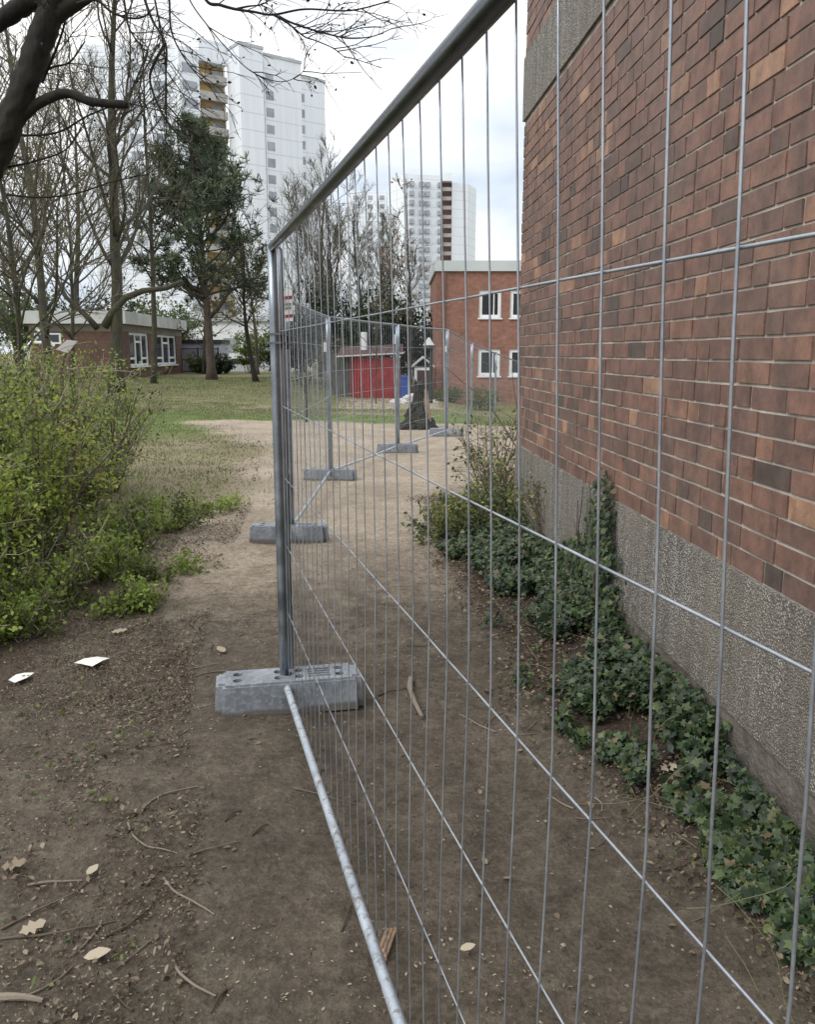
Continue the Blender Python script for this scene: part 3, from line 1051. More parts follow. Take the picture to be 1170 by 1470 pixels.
# ------------------------------------------------------------------ red brick house (two storeys)
def small_brick(name, c1, c2, mo, bw=0.25, bh=0.0833):
    m, nt, p, o = base_mat(name)
    g = nt.nodes.new('ShaderNodeNewGeometry')
    sep = nt.nodes.new('ShaderNodeSeparateXYZ')
    nt.links.new(g.outputs['Position'], sep.inputs[0])
    cmb = nt.nodes.new('ShaderNodeCombineXYZ')
    nt.links.new(math_n(nt, 'ADD', sep.outputs['X'], sep.outputs['Y']), cmb.inputs[0])
    nt.links.new(sep.outputs['Z'], cmb.inputs[1])
    b = nt.nodes.new('ShaderNodeTexBrick')
    b.inputs['Scale'].default_value = 1
    b.inputs['Brick Width'].default_value = bw
    b.inputs['Row Height'].default_value = bh
    b.inputs['Mortar Size'].default_value = 0.008
    b.inputs['Color1'].default_value = (*c1, 1)
    b.inputs['Color2'].default_value = (*c2, 1)
    b.inputs['Mortar'].default_value = (*mo, 1)
    nt.links.new(cmb.outputs[0], b.inputs['Vector'])
    f = noise(nt, 0.8, 5, 0.6)
    f3 = noise(nt, 5, 5, 0.6)
    cc = mixc(nt, 0.9, b.outputs['Color'], ramp(nt, [(0.3, (0.78, 0.76, 0.75)), (0.7, (1.2, 1.15, 1.1))], f), 'MULTIPLY')
    cc = mixc(nt, 0.9, cc, ramp(nt, [(0.35, (0.82, 0.8, 0.8)), (0.65, (1.15, 1.12, 1.1))], f3), 'MULTIPLY')
    nt.links.new(cc, p.inputs['Base Color'])
    p.inputs['Roughness'].default_value = 0.8
    return m


M['redbrick'] = small_brick('red_house_brick', (0.30, 0.145, 0.105), (0.235, 0.11, 0.082), (0.22, 0.16, 0.13))
M['fascia'] = mat('pale_metal_fascia', (0.50, 0.54, 0.54), 0.5, 0.1, 0.06, 0.8, 0)
hs = thing('red_brick_house', 'two storey red brick house with white windows and pale flat roof edge behind the fence', 'house', (4, 40, -0.55))
HX0, HX1 = 1.34, 9.5
foot_h = [(HX0, 40), (HX1, 40), (HX1, 48), (HX0 - 0.08, 48)]
ZB = 5.26
holes_x = ((3.33, 4.36), (4.78, 5.81), (6.6, 7.63))
holes_z = ((0.49, 1.74), (3.16, 4.42))
m = MB()
# front wall with real openings: piers and bands
xs_ = [HX0] + [v for h in holes_x for v in h] + [HX1]
for i in range(0, len(xs_), 2):
    m.box((xs_[i], 40, -1.3), (xs_[i + 1], 40.3, ZB))
for h in holes_x:
    m.box((h[0], 40.0, -1.3), (h[1], 40.3, holes_z[0][0]))
    m.box((h[0], 40.0, holes_z[0][1]), (h[1], 40.3, holes_z[1][0]))
    m.box((h[0], 40.0, holes_z[1][1]), (h[1], 40.3, ZB))
m.prism([(HX0, 40.302), (HX0 + 0.3, 40.302), (HX0 + 0.22, 48), (HX0 - 0.08, 48)], -1.3, ZB)
m.prism([(HX0 + 0.3, 47.7), (HX1, 47.7), (HX1, 48), (HX0 + 0.22, 48)], -1.3, ZB)
m.box((HX0 + 0.35, 41.6, -1.3), (HX1, 41.7, ZB - 0.02))
m.build('wall', M['redbrick'], hs)
m = MB()
m.prism([(HX0 - 0.1, 39.88), (HX1 + 0.1, 39.88), (HX1 + 0.1, 48.15), (HX0 - 0.18, 48.15)], ZB + 0.002, ZB + 0.47)
m.build('roof', M['fascia'], hs)
for h in holes_x:
    for z in holes_z:
        fr = MB()
        a, b = h
        t = 0.15
        fr.box((a, 40.06, z[0]), (a + t, 40.16, z[1]))
        fr.box((b - t, 40.06, z[0]), (b, 40.16, z[1]))
        fr.box((a + t, 40.06, z[1] - t), (b - t, 40.16, z[1]))
        fr.box((a + t, 40.06, z[0]), (b - t, 40.16, z[0] + t))
        fr.box((b - 0.36, 40.08, z[0] + t), (b - 0.31, 40.14, z[1] - t))
        fo = fr.build('window', M['white'], hs)
        g_ = MB()
        g_.box((a + t, 40.10, z[0] + t), (b - t, 40.115, z[1] - t))
        g_.build('pane', M['glass'], fo)
        g_ = MB()
        g_.box((a - 0.06, 39.93, z[0] - 0.06), (b + 0.06, 40.09, z[0] - 0.002))
        g_.build('sill', M['white'], fo)
m = MB()
m.tubes(np.array([(1.72, 39.93, -0.8), (1.72, 39.93, 5.2)]), np.array([0.05, 0.05]), 8)
m.build('downpipe', M['redbrown'], hs)

# ------------------------------------------------------------------ low pavilion on the left
M['pavbrick'] = small_brick('pavilion_brick', (0.13, 0.068, 0.048), (0.10, 0.055, 0.042), (0.15, 0.11, 0.095))
M['pavfascia'] = mat('weathered_white_fascia', (0.50, 0.51, 0.50), 0.7, 0, 0.18, 0.7, 0)
M['beam'] = mat('concrete_ring_beam', (0.22, 0.20, 0.165), 0.85, 0, 0.2, 1.2, 0)
pv = thing('brick_pavilion', 'low flat roofed brick pavilion with white fascia and tall white windows behind the lawn', 'pavilion', (-18, 55, 0))
PA, PB = np.array([-17.35, 52.0]), np.array([-17.75, 67.0])
pd = (PB - PA) / np.linalg.norm(PB - PA)
PL = float(np.linalg.norm(PB - PA))


def pfr(v):
    v = np.asarray(v, float).reshape(-1, 3)      # (along window face, into the building (left), z)
    n = np.array([-1.0, -0.027])
    xy = PA[None] + v[:, 0:1] * pd[None] + v[:, 1:2] * n[None]
    return np.concatenate([xy, v[:, 2:3]], 1)


wins = ((1.3, 5.6), (7.6, 13.2))
m = MB()
edges = [0] + [v for w_ in wins for v in w_] + [PL]
for i in range(0, len(edges), 2):
    m.box((edges[i], 0, -0.6), (edges[i + 1], 0.35, 2.85), M=pfr)
for w_ in wins:
    m.box((w_[0], 0, -0.6), (w_[1], 0.35, 0.72), M=pfr)
m.box((0, 0.352, -0.6), (0.35, 5.6, 2.85), M=pfr)
m.box((PL - 0.35, 0.352, -0.6), (PL, 5.6, 2.85), M=pfr)
m.box((0.352, 2.2, -0.6), (PL - 0.352, 2.3, 2.84), M=pfr)
m.build('wall', M['pavbrick'], pv)
m = MB()
m.box((-0.02, -0.02, 2.852), (PL + 0.02, 5.6, 3.30), M=pfr)
m.build('ring_beam', M['beam'], pv)
m = MB()
m.box((-0.4, -0.35, 3.302), (PL + 0.4, 5.95, 4.05), M=pfr)
m.build('roof', M['pavfascia'], pv)
for w_ in wins:
    fr = MB()
    a, b = w_
    t = 0.24
    n3 = 3
    for k in range(n3 + 1):
        c = a + (b - a - t) * k / n3
        fr.box((c, 0.08, 0.722), (c + t, 0.2, 2.85), M=pfr)
    for zc in (0.722, 2.68):
        fr.box((a + t, 0.09, zc), (b - t, 0.19, zc + 0.16), M=pfr)
    for k, zc in ((0, 1.15), (1, 2.2), (2, 1.15)):
        c0 = a + (b - a - t) * k / n3 + t
        c1 = a + (b - a - t) * (k + 1) / n3
        fr.box((c0, 0.10, zc), (c1, 0.18, zc + 0.14), M=pfr)
    fo = fr.build('window', M['white'], pv)
    g_ = MB()
    g_.box((a + t * .5, 0.13, 0.80), (b - t * .5, 0.145, 2.75), M=pfr)
    g_.build('pane', M['glass'], fo)
    g_ = MB()
    g_.box((a - 0.1, -0.12, 0.64), (b + 0.1, 0.08, 0.718), M=pfr)
    g_.build('sill', M['white'], fo)
for (a, b, z0, z1) in ((3.7, 5.3, 2.1, 2.75),):
    fr = MB()
    fr.box((-0.06, a, z0), (-0.002, b, z0 + 0.1), M=pfr)
    fr.box((-0.06, a, z1 - 0.1), (-0.002, b, z1), M=pfr)
    fr.box((-0.06, a, z0 + 0.1), (-0.002, a + 0.12, z1 - 0.1), M=pfr)
    fr.box((-0.06, b - 0.12, z0 + 0.1), (-0.002, b, z1 - 0.1), M=pfr)
    fo = fr.build('window', M['white'], pv)
    g_ = MB()
    g_.box((-0.03, a + 0.1, z0 + 0.1), (-0.004, b - 0.1, z1 - 0.1), M=pfr)
    g_.build('pane', M['glass'], fo)
m = MB()
m.box((9.2, -0.03, -0.05), (10.6, 0.02, 0.22), M=pfr)
m.build('cellar_grille', M['glass'], pv)

# ------------------------------------------------------------------ things beyond the lawn
M['red'] = mat('red_boards', (0.28, 0.03, 0.032), 0.75, 0, 0.35, 2.5, 0.1)
M['maroon'] = mat('maroon_roof_edge', (0.07, 0.035, 0.032), 0.95, 0, 0.2, 2, 0)
M['greygreen'] = mat('grey_green_boards', (0.11, 0.12, 0.11), 0.8, 0, 0.25, 2, 0)
M['pale_trim'] = mat('pale_trim', (0.48, 0.46, 0.44), 0.6, 0, 0.1, 2, 0)
M['blue'] = mat('blue_plastic', (0.03, 0.09, 0.34), 0.4, 0, 0.1, 2, 0)
M['dark'] = mat('dark_metal', (0.03, 0.035, 0.035), 0.5, 0.3, 0.2, 3, 0)
M['lilac'] = mat('lilac_grey_panels', (0.36, 0.36, 0.43), 0.7, 0, 0.12, 0.6, 0)
sh = thing('red_shed', 'red board shed with dark roof edge behind the mesh fence', 'shed', (-1.5, 41, -0.5))
m = MB()
nb = 16
for k in range(nb):
    x0 = -2.68 + k * (2.33 / nb)
    m.box((x0 + 0.006, 40.0 - 0.012 * (k % 2), -0.8), (x0 + 2.33 / nb - 0.004, 40.05, 1.34))
m.box((-2.68, 40.052, -0.8), (-0.35, 41.8, 1.34))
m.build('wall', M['red'], sh)
m = MB()
m.box((-3.6, 40.5, -0.8), (-2.69, 42, 1.5))
m.build('side_wall', M['greygreen'], sh)
m = MB()
v = np.array([(-3.3, 39.8, 1.36), (-0.2, 39.8, 1.52), (-0.2, 42.2, 1.9), (-3.3, 42.2, 1.75), (-3.3, 39.8, 1.42), (-0.2, 39.8, 1.58), (-0.2, 42.2, 2.0), (-3.3, 42.2, 1.85)])
m.add(v, [0, 3, 2, 1, 4, 5, 6, 7, 0, 1, 5, 4, 1, 2, 6, 5, 2, 3, 7, 6, 3, 0, 4, 7], [4] * 6)
m.build('roof', M['maroon'], sh)
m = MB()
m.tubes(np.array([(-3.32, 39.77, 1.39), (-0.18, 39.77, 1.55)]), np.array([0.04, 0.04]), 6)
m.build('gutter', M['pale_trim'], sh)
m = MB()
m.tubes(np.array([(-2.1, 41.2, 1.6), (-2.1, 41.2, 2.55)]), np.array([0.15, 0.15]), 12)
m.build('flue', M['white'], sh)
m = MB()
m.box((-0.72, 41.5, 2.0), (-0.4, 41.8, 2.45))
m.build('vent_box', M['white'], sh)

m = MB()
m.prism([(-0.3, 38.9), (0.02, 38.9), (0.04, 39.3), (-0.32, 39.3)], -0.6, 0.42)
m.box((-0.31, 38.86, 0.43), (0.05, 39.34, 0.52))
m.box((-0.24, 39.0, 0.52), (-0.04, 39.2, 0.56))
tag(m.build('waste_bin', M['blue']), 'blue plastic bin standing right of the red shed', 'bin')
m = MB()
m.box((0.03, 38.7, -0.55), (0.22, 38.78, 0.82))
m.box((0.05, 38.69, 0.80), (0.20, 38.79, 0.9))
tag(m.build('notice_board', M['white']), 'narrow upright white board between blue bin and white hut', 'board')
ht = thing('garden_hut', 'small white hut with gabled roof and brown door left of the red brick house', 'hut', (0.75, 39, -0.5))
m = MB()
m.prism([(0.32, 39), (1.12, 39), (1.12, 40.4), (0.32, 40.4)], -0.8, 0.9)
m.build('wall', M['white'], ht)
m = MB()
v = np.array([(0.2, 38.85, 0.9), (0.72, 38.85, 1.32), (1.24, 38.85, 0.9), (0.2, 40.5, 0.9), (0.72, 40.5, 1.32), (1.24, 40.5, 0.9), (0.2, 38.85, 0.99), (0.72, 38.85, 1.43), (1.24, 38.85, 0.99), (0.2, 40.5, 0.99), (0.72, 40.5, 1.43), (1.24, 40.5, 0.99)])
m.add(v, [6, 7, 10, 9, 7, 8, 11, 10, 0, 3, 4, 1, 1, 4, 5, 2, 0, 1, 7, 6, 1, 2, 8, 7, 3, 9, 10, 4, 4, 10, 11, 5, 0, 6, 9, 3, 2, 5, 11, 8], [4] * 10)
m.build('roof', M['pale_trim'], ht)
m = MB()
m.box((0.45, 38.96, -0.5), (1.0, 38.998, 0.78))
m.build('door', M['maroon'], ht)

lp = thing('street_lamp', 'park lamp with pale cone cap and black ring beside the red brick house', 'lamp', (0.95, 36, -0.5))
m = MB()
m.tubes(np.array([(1.0, 36, -0.7), (1.0, 36, 1.75)]), np.array([0.09, 0.07]), 10)
m.build('post', M['dark'], lp)
m = MB()
m.tubes(np.array([(0.9, 36, 1.75), (0.9, 36, 1.8), (0.9, 36, 1.88)]), np.array([0.27, 0.27, 0.25]), 16)
m.build('ring', M['dark'], lp)
m = MB()
m.tubes(np.array([(0.9, 36, 1.885), (0.9, 36, 2.05), (0.9, 36, 2.2)]), np.array([0.25, 0.13, 0.05]), 16)
m.build('lamp_cap', M['pale_trim'], lp)
lp2 = thing('street_lamp', 'thin lamp with a flat pale disc head rising behind the red shed', 'lamp', (-1.5, 46, -0.5))
m = MB()
m.tubes(np.array([(-1.55, 46, -0.6), (-1.55, 46, 2.75)]), np.array([0.06, 0.05]), 8)
m.build('post', M['pale_trim'], lp2)
m = MB()
m.tubes(np.array([(-1.55, 46, 2.75), (-1.55, 46, 2.8), (-1.55, 46, 2.92), (-1.55, 46, 2.98)]), np.array([0.08, 0.32, 0.34, 0.1]), 14)
m.build('lamp_head', M['white'], lp2)

# rubble heap
m = MB()
rs = random.Random(9)
for k in range(160):
    x, y = rs.gauss(0.15, 0.42), rs.gauss(36.8, 0.4)
    s = rs.uniform(0.04, 0.14)
    z = float(terr(x, y)) + max(0, 0.35 - 0.5 * abs(x - 0.15)) * rs.random()
    ang = rs.random() * 3

    def tf(v, x=x, y=y, z=z, ang=ang):
        c, s_ = math.cos(ang), math.sin(ang)
        o = v.copy()
        o[:, 0] = x + v[:, 0] * c - v[:, 1] * s_ + v[:, 2] * 0.3
        o[:, 1] = y + v[:, 0] * s_ + v[:, 1] * c
        o[:, 2] = z + v[:, 2] + 0.3 * v[:, 0]
        return o
    m.box((-s, -s * 0.7, -s * 0.5), (s, s * 0.7, s * 0.5), M=tf)
o = m.build('rubble', M['pale_trim'])
tag(o, 'low heap of pale rubble left of the red brick house', 'rubble', kind='stuff')

# grey fenced container and white building behind the pavilion
o = thing('storage_container', 'lilac grey container wall behind bars, right of the brick pavilion', 'container', (-16.5, 68, 0))
m = MB()
m.box((-18.2, 68, -0.4), (-14.9, 71, 2.3))
m.build('body', M['lilac'], o)
m = MB()
m.box((-18.3, 67.9, 2.302), (-14.8, 71.1, 2.6))
m.build('roof', M['dark'], o)
o = thing('bar_fence', 'dark metal bar fence in front of the lilac container', 'fence', (-16.5, 66.8, 0))
m = MB()
for k in range(28):
    m.box((-18.1 + k * 0.12, 66.8, 0), (-18.07 + k * 0.12, 66.83, 1.9))
for z in (0.1, 1.0, 1.85):
    m.box((-18.1, 66.76, z), (-14.8, 66.798, z + 0.07))
m.build('bars', M['dark'], o)
for k in (-18.15, -16.5, -14.9):
    m = MB()
    m.box((k, 66.7, -0.3), (k + 0.09, 66.758, 2.0))
    m.build('post', M['dark'], o)
o = thing('white_building', 'plain white low building visible between pine trunk and pavilion roof', 'building', (-20, 95, 0))
m = MB()
m.box((-28, 95, -1), (-14.5, 104, 5.0))
m.build('wall', M['white'], o)
m = MB()
m.box((-28.3, 94.7, 5.002), (-14.2, 104.3, 5.35))
m.build('roof', M['tower_grey'], o)
for k in range(4):
    m = MB()
    m.box((-26.5 + k * 3, 94.95, 1.6), (-25 + k * 3, 95.1, 3.2))
    m.build('window', M['tglass'], o)


def car(x, y, z, paint, label, heading=0.0):
    root = thing('parked_car', label, 'car', (x, y, z), 'parked cars behind the hedge')
    c, s_ = math.cos(heading), math.sin(heading)

    def T(v):
        v = np.asarray(v, float)
        return np.stack([x + v[:, 0] * c - v[:, 1] * s_, y + v[:, 0] * s_ + v[:, 1] * c, z + v[:, 2]], 1)

    def loft(prof_lo, w):
        return prof_lo
    body = [(-2.1, .3), (-2.15, .62), (-1.95, .85), (-1.1, .95), (1.2, .95), (1.9, .88), (2.1, .6), (2.1, .3)]
    roof = [(-1.15, .95), (-0.55, 1.42), (0.75, 1.45), (1.55, .95)]
    for nm, pr_, w, mt in (('body', body, 0.86, paint), ('cabin', roof, 0.74, M['glass'])):
        mb = MB()
        n = len(pr_)
        v = [(a, -w, b) for a, b in pr_] + [(a, w, b) for a, b in pr_]
        lpz, cn = [], []
        for i in range(n):
            j = (i + 1) % n
            lpz += [i, j, n + j, n + i]
            cn.append(4)
        lpz += list(range(n))[::-1] + list(range(n, 2 * n))
        cn += [n, n]
        mb.add(T(v), lpz, cn)
        mb.build(nm, mt, root)
    mb = MB()
    mb.box((-0.5, -0.76, 1.425), (0.72, 0.76, 1.49), M=T)
    mb.build('roof', paint, root)
    for wx in (-1.35, 1.35):
        for wy in (-0.88, 0.7):
            mb = MB()
            p = T(np.array([(wx, wy, 0.32), (wx, wy + 0.18, 0.32)]))
            mb.tubes(p, np.array([0.32, 0.32]), 14)
            mb.build('wheel', M['dark'], root)
    return root


M['carpaint'] = mat('white_car_paint', (0.62, 0.64, 0.66), 0.3, 0, 0.05, 1, 0)
car(-14.6, 74, -0.35, M['carpaint'], 'white car partly hidden behind hedge, just right of the pine trunk')
car(-10.6, 75, -0.35, M['carpaint'], 'white car partly hidden behind hedge, close to the nearest fence post', 0.15)

# ------------------------------------------------------------------ trees
def norm(a):
    return a / (np.linalg.norm(a, axis=-1, keepdims=True) + 1e-9)


def grow(rg, P, D, L, n, wig, trop, r0, r1):
    """grow B branches: start P (B,3), dir D (B,3), length L (B,)"""
    B = len(P)
    pts = [P]
    d = norm(D)
    st = (L / (n - 1))[:, None]
    for k in range(n - 1):
        d = norm(d + rg.normal(0, wig, (B, 3)) + np.array(trop)[None])
        pts.append(pts[-1] + d * st)
    pts = np.stack(pts, 1)
    t = np.linspace(0, 1, n)[None]
    rad = r0[:, None] * (1 - t) + r1[:, None] * t
    return pts, rad


def spawn(rg, pts, rad, cnt, t0, t1, ang, up=0.0):
    """pick cnt child starts per branch"""
    B, n = pts.shape[:2]
    t = np.sort(rg.uniform(t0, t1, (B, cnt)), 1) * (n - 1)
    i = np.clip(t.astype(int), 0, n - 2)
    f = (t - i)[..., None]
    bi = np.arange(B)[:, None]
    P = pts[bi, i] * (1 - f) + pts[bi, i + 1] * f
    T = norm(pts[bi, i + 1] - pts[bi, i])
    Rr = rad[bi, i] * (1 - f[..., 0]) + rad[bi, i + 1] * f[..., 0]
    side = norm(np.cross(T, rg.normal(0, 1, T.shape)))
    a = ang * rg.uniform(0.7, 1.25, t.shape)[..., None]
    D = T * np.cos(a) + side * np.sin(a) + np.array([0, 0, up])
    return P.reshape(-1, 3), norm(D).reshape(-1, 3), Rr.reshape(-1), (t / (n - 1)).reshape(-1)


def leaves_at(mb, rg, P, per, spread, size, shape='diamond', tint=(0, 1), flat=0.0):
    n = len(P) * per
    c = np.repeat(P, per, 0) + rg.normal(0, spread, (n, 3))
    X = norm(rg.normal(0, 1, (n, 3)) * np.array([1, 1, 1 - flat]))
    Nn = norm(rg.normal(0, 1, (n, 3)) + np.array([0, 0, flat * 3]))
    Y = norm(np.cross(Nn, X))
    Z = np.cross(X, Y)
    s = size * rg.uniform(0.6, 1.35, n)
    shp = {'diamond': [(0, 0, 0), (0.45, -0.28, 0.06), (1, 0, -0.05), (0.45, 0.28, 0.06)],
           'needle': [(0, -0.05, 0), (1, -0.03, 0), (1, 0.03, 0), (0, 0.05, 0)],
           'oval': [(0, 0, 0), (0.25, -0.25, 0.03), (0.65, -0.27, 0.05), (1, 0, -0.04), (0.65, 0.27, 0.05), (0.25, 0.25, 0.03)]}[shape]
    mb.polys(shp, c, X, Y, Z, s, rg.uniform(tint[0], tint[1], n).astype(np.float32))


def bare_tree(name, label, loc, height, r0, seed, bark, twigm, lean=(0, 0), levels=(22, 7, 6), tlen=0.42, t0=0.25, leafm=None, leaf=(0, 0, 0), group=None, cat='tree', up=0.05, fine=1.0, ang=0.95):
    rg = np.random.default_rng(seed)
    root = thing(name, label, cat, loc, group)
    P0 = np.array([[loc[0], loc[1], loc[2] - 0.15]])
    D0 = np.array([[lean[0], lean[1], 1.0]])
    tp, tr = grow(rg, P0, D0, np.array([height]), 18, 0.035, (0, 0, 0.05), np.array([r0]), np.array([0.02]))
    tr[0, 0] *= 1.5
    tr[0, 1] *= 1.08
    m = MB()
    m.tubes(tp, tr, 12, 0.5, rough=0.06)
    P, D, Rr, T = spawn(rg, tp, tr, levels[0], t0, 0.97, ang, 0.15)
    L1 = height * tlen * (1.15 - 0.75 * T) * rg.uniform(0.7, 1.2, len(T))
    p1, q1 = grow(rg, P, D, L1, 10, 0.10, (0, 0, up), np.minimum(Rr * 0.42, 0.075), Rr * 0.0 + 0.012)
    m.tubes(p1, q1, 7, 0.5, rough=0.04)
    m.build('trunk', bark, root, True)
    m = MB()
    P, D, Rr, T = spawn(rg, p1, q1, levels[1], 0.2, 0.98, 0.75, 0.1)
    L2 = np.repeat(L1, levels[1]) * 0.42 * (1.15 - 0.6 * T) * rg.uniform(0.6, 1.2, len(T))
    p2, q2 = grow(rg, P, D, L2, 6, 0.13, (0, 0, up), np.maximum(Rr * 0.6, 0.012 * fine), Rr * 0 + 0.006 * fine)
    m.tubes(p2, q2, 4, rg.uniform(0, 1, len(p2)).astype(np.float32), cap=False)
    P, D, Rr, T = spawn(rg, p2, q2, levels[2], 0.15, 1.0, 0.7, 0.08)
    L3 = np.repeat(L2, levels[2]) * 0.5 * rg.uniform(0.5, 1.3, len(T))
    p3, q3 = grow(rg, P, D, L3, 4, 0.16, (0, 0, up), np.full(len(P), 0.0075 * fine), np.full(len(P), 0.004 * fine))
    m.tubes(p3, q3, 3, rg.uniform(0, 1, len(p3)).astype(np.float32), cap=False)
    m.build('branches', twigm, root)
    if leafm is not None and leaf[0]:
        m = MB()
        pp = p3[:, 1:].reshape(-1, 3)
        sel = pp[rg.random(len(pp)) < leaf[2]]
        leaves_at(m, rg, sel, leaf[0], 0.08, leaf[1])
        m.build('leaves', leafm, root)
    return root


def gz(x, y):
    return float(terr(np.array([x]), np.array([y]))[0])


BT = 'bare trees around the school ground'
# straight bare tree in front of the pavilion
bare_tree('bare_tree', 'straight grey bare tree trunk rising in front of the brick pavilion', (-11.7, 34, gz(-11.7, 34)), 19.5, 0.27, 21, M['bark_grey'], M['twigs_far'], (0.0, 0.0), (34, 7, 6), 0.36, 0.24, M['budleaf'], (1, 0.075, 0.06), BT, fine=1.35, ang=0.85)
tr_ = [o for o in col.objects if o.get('label', '').startswith('straight grey bare tree')][0]
m = MB()
for pl, r in (([(150, 470), (162, 448), (180, 428), (205, 418), (240, 414), (262, 404)], 0.17), ([(140, 472), (125, 455), (105, 437), (92, 424), (80, 395)], 0.13)):
    q_ = np.array([at(a, b, 34.0) for a, b in pl])
    m.tubes(q_, np.linspace(r, r * 0.45, len(q_)), 9, rough=0.05)
m.build('limb', M['bark_grey'], tr_, True)

bare_tree('bare_tree', 'tall mossy bare tree at the left edge behind the leaning trunk', (-17.5, 33, 0), 19, 0.26, 22, M['bark_grey'], M['twigs_far'], (0.04, 0), (32, 8, 7), 0.42, 0.12, M['budleaf'], (1, 0.08, 0.2), BT, fine=1.15)
bare_tree('bare_tree', 'bare tree with olive buds between leaning trunk and straight grey trunk', (-12.2, 29, 0), 14, 0.17, 23, M['bark_grey'], M['twigs_far'], (-0.03, 0), (28, 8, 7), 0.42, 0.12, M['budleaf'], (1, 0.07, 0.25), BT, fine=1.1)
bare_tree('bare_tree', 'thin bare tree in front of the white high-rise, left of the pine', (-13.2, 44, 0), 17, 0.16, 24, M['bark_grey'], M['twigs_far'], (0.02, 0), (18, 6, 5), 0.34, 0.2, M['budleaf'], (1, 0.08, 0.10), BT, fine=1.2)
for x, y, h, sd_, lb in ((-15.5, 39, 15.0, 44, 'dense twiggy bare tree behind the pavilion end of the shrubs'), (-9.6, 21, 8.0, 45, 'small mossy tree with olive twigs just above the left shrubs'), (-22.5, 45, 19.0, 46, 'broad bare tree left of the pavilion at the photo edge')):
    bare_tree('bare_tree', lb, (x, y, 0), h, 0.095, sd_, M['bark_grey'], M['twigs_far'], (0.02, 0), (30, 8, 6), 0.42, 0.12, M['budleaf'], (1, 0.075, 0.25), BT, fine=1.15, ang=0.85)
bare_tree('bare_tree', 'bare tree behind the pavilion roof with many upright limbs', (-27, 70, 0), 24, 0.3, 25, M['bark_grey'], M['twigs_far'], (0.02, 0), (34, 8, 7), 0.42, 0.15, None, (0, 0, 0), BT, fine=1.7)
# cluster in the gap between the towers
mid = [(-6.3, 62, 15.0, 26, 'bare upright tree directly behind the top corner of the nearest fence'), (-3.2, 66, 13.5, 27, 'bare tree in front of the pale lower apartment block'),
       (-8.6, 70, 13.5, 28, 'bare tree right of the pine, partly behind the nearest fence post'), (-1.2, 72, 12.0, 29, 'bare tree furthest right in the clump between the towers'),
       (-4.9, 58, 11.0, 39, 'short bare tree above the dark evergreen behind the red shed'), (-7.6, 80, 15.5, 41, 'slender bare tree far back in the clump between the towers'),
       (-2.6, 78, 14.5, 42, 'wide bare tree far back in the clump between the towers')]
for x, y, h, sd_, lb in mid:
    bare_tree('bare_tree', lb, (x, y, gz(x, y)), h, 0.17, sd_, M['bark_grey'], M['twigs_far'], (0.02, 0), (26, 8, 7), 0.44, 0.10, None, (0, 0, 0), BT, up=0.10, fine=1.35, ang=0.7)
# far background row behind everything on the left
k0 = bare_tree('bare_tree', 'bare tree in the far row left of the pavilion', (-46, 100, 0), 19, 0.28, 43, M['bark_grey'], M['twigs_far'], (0, 0), (26, 8, 6), 0.42, 0.12, M['yellowgreen'], (1, 0.2, 0.12), BT, fine=1.7)
for x, y, rz, sc, lb in ((-37, 92, 1.3, 0.9, 'bare tree in the far row behind the pavilion roof'), (-29, 112, 2.6, 0.95, 'bare tree in the far row, straight behind the straight grey trunk'),
                         (-24, 106, 4.0, 0.75, 'bare tree in the far row behind the white low building'), (-14.5, 98, 5.1, 0.62, 'bare tree in the far row right of the pine trunk'),
                         (-10, 104, 0.7, 0.66, 'bare tree in the far row just left of the nearest fence post')):
    copy_tree(k0, (x, y, 0), rz, sc, lb)
# tree keeping last year's rusty leaves
bare_tree('beech_tree', 'thin tree still carrying rusty brown leaves in front of the red brick house', (0.15, 38.5, gz(0.15, 38.5)), 9.2, 0.07, 30, M['bark_grey'], M['twigs_far'], (-0.05, 0), (20, 6, 4), 0.30, 0.25, M['rustleaf'], (1, 0.15, 0.13), None, fine=1.2)
# yellow-green spring tree between pine and post
bare_tree('spring_tree', 'tree with yellow green spring leaves right of the pine trunk', (-11.0, 62, 0), 9.5, 0.15, 31, M['bark_pine'], M['twigs_far'], (0.03, 0), (22, 7, 5), 0.42, 0.15, M['yellowgreen'], (2, 0.22, 0.35), None, fine=1.5)
bare_tree('spring_tree', 'tree with sparse yellow green leaves left of the pine trunk', (-15.4, 64, 0), 8.5, 0.13, 32, M['bark_pine'], M['twigs_far'], (-0.02, 0), (20, 7, 5), 0.42, 0.15, M['yellowgreen'], (1, 0.22, 0.3), None, fine=1.5)
# dark crooked tree close to the post
o = bare_tree('crooked_tree', 'dark tree with a crooked leaning trunk close beside the nearest fence post', (-8.4, 47, 0), 7.5, 0.16, 33, M['bark_dark'], M['twigs_near'], (-0.22, 0), (18, 7, 5), 0.45, 0.3, M['evergreen'], (2, 0.14, 0.14), None, fine=1.5)
# small saplings between fence and lawn
for x, y, h, sd_, lb in ((-2.35, 19.5, 1.6, 34, 'tiny bare sapling on the green strip behind the fence'), (-1.35, 36, 4.6, 35, 'thin pale sapling in front of the red shed')):
    bare_tree('sapling', lb, (x, y, gz(x, y)), h, 0.03, sd_, M['bark_grey'], M['twigs_far'], (0.03, 0), (8, 4, 2), 0.3, 0.4)


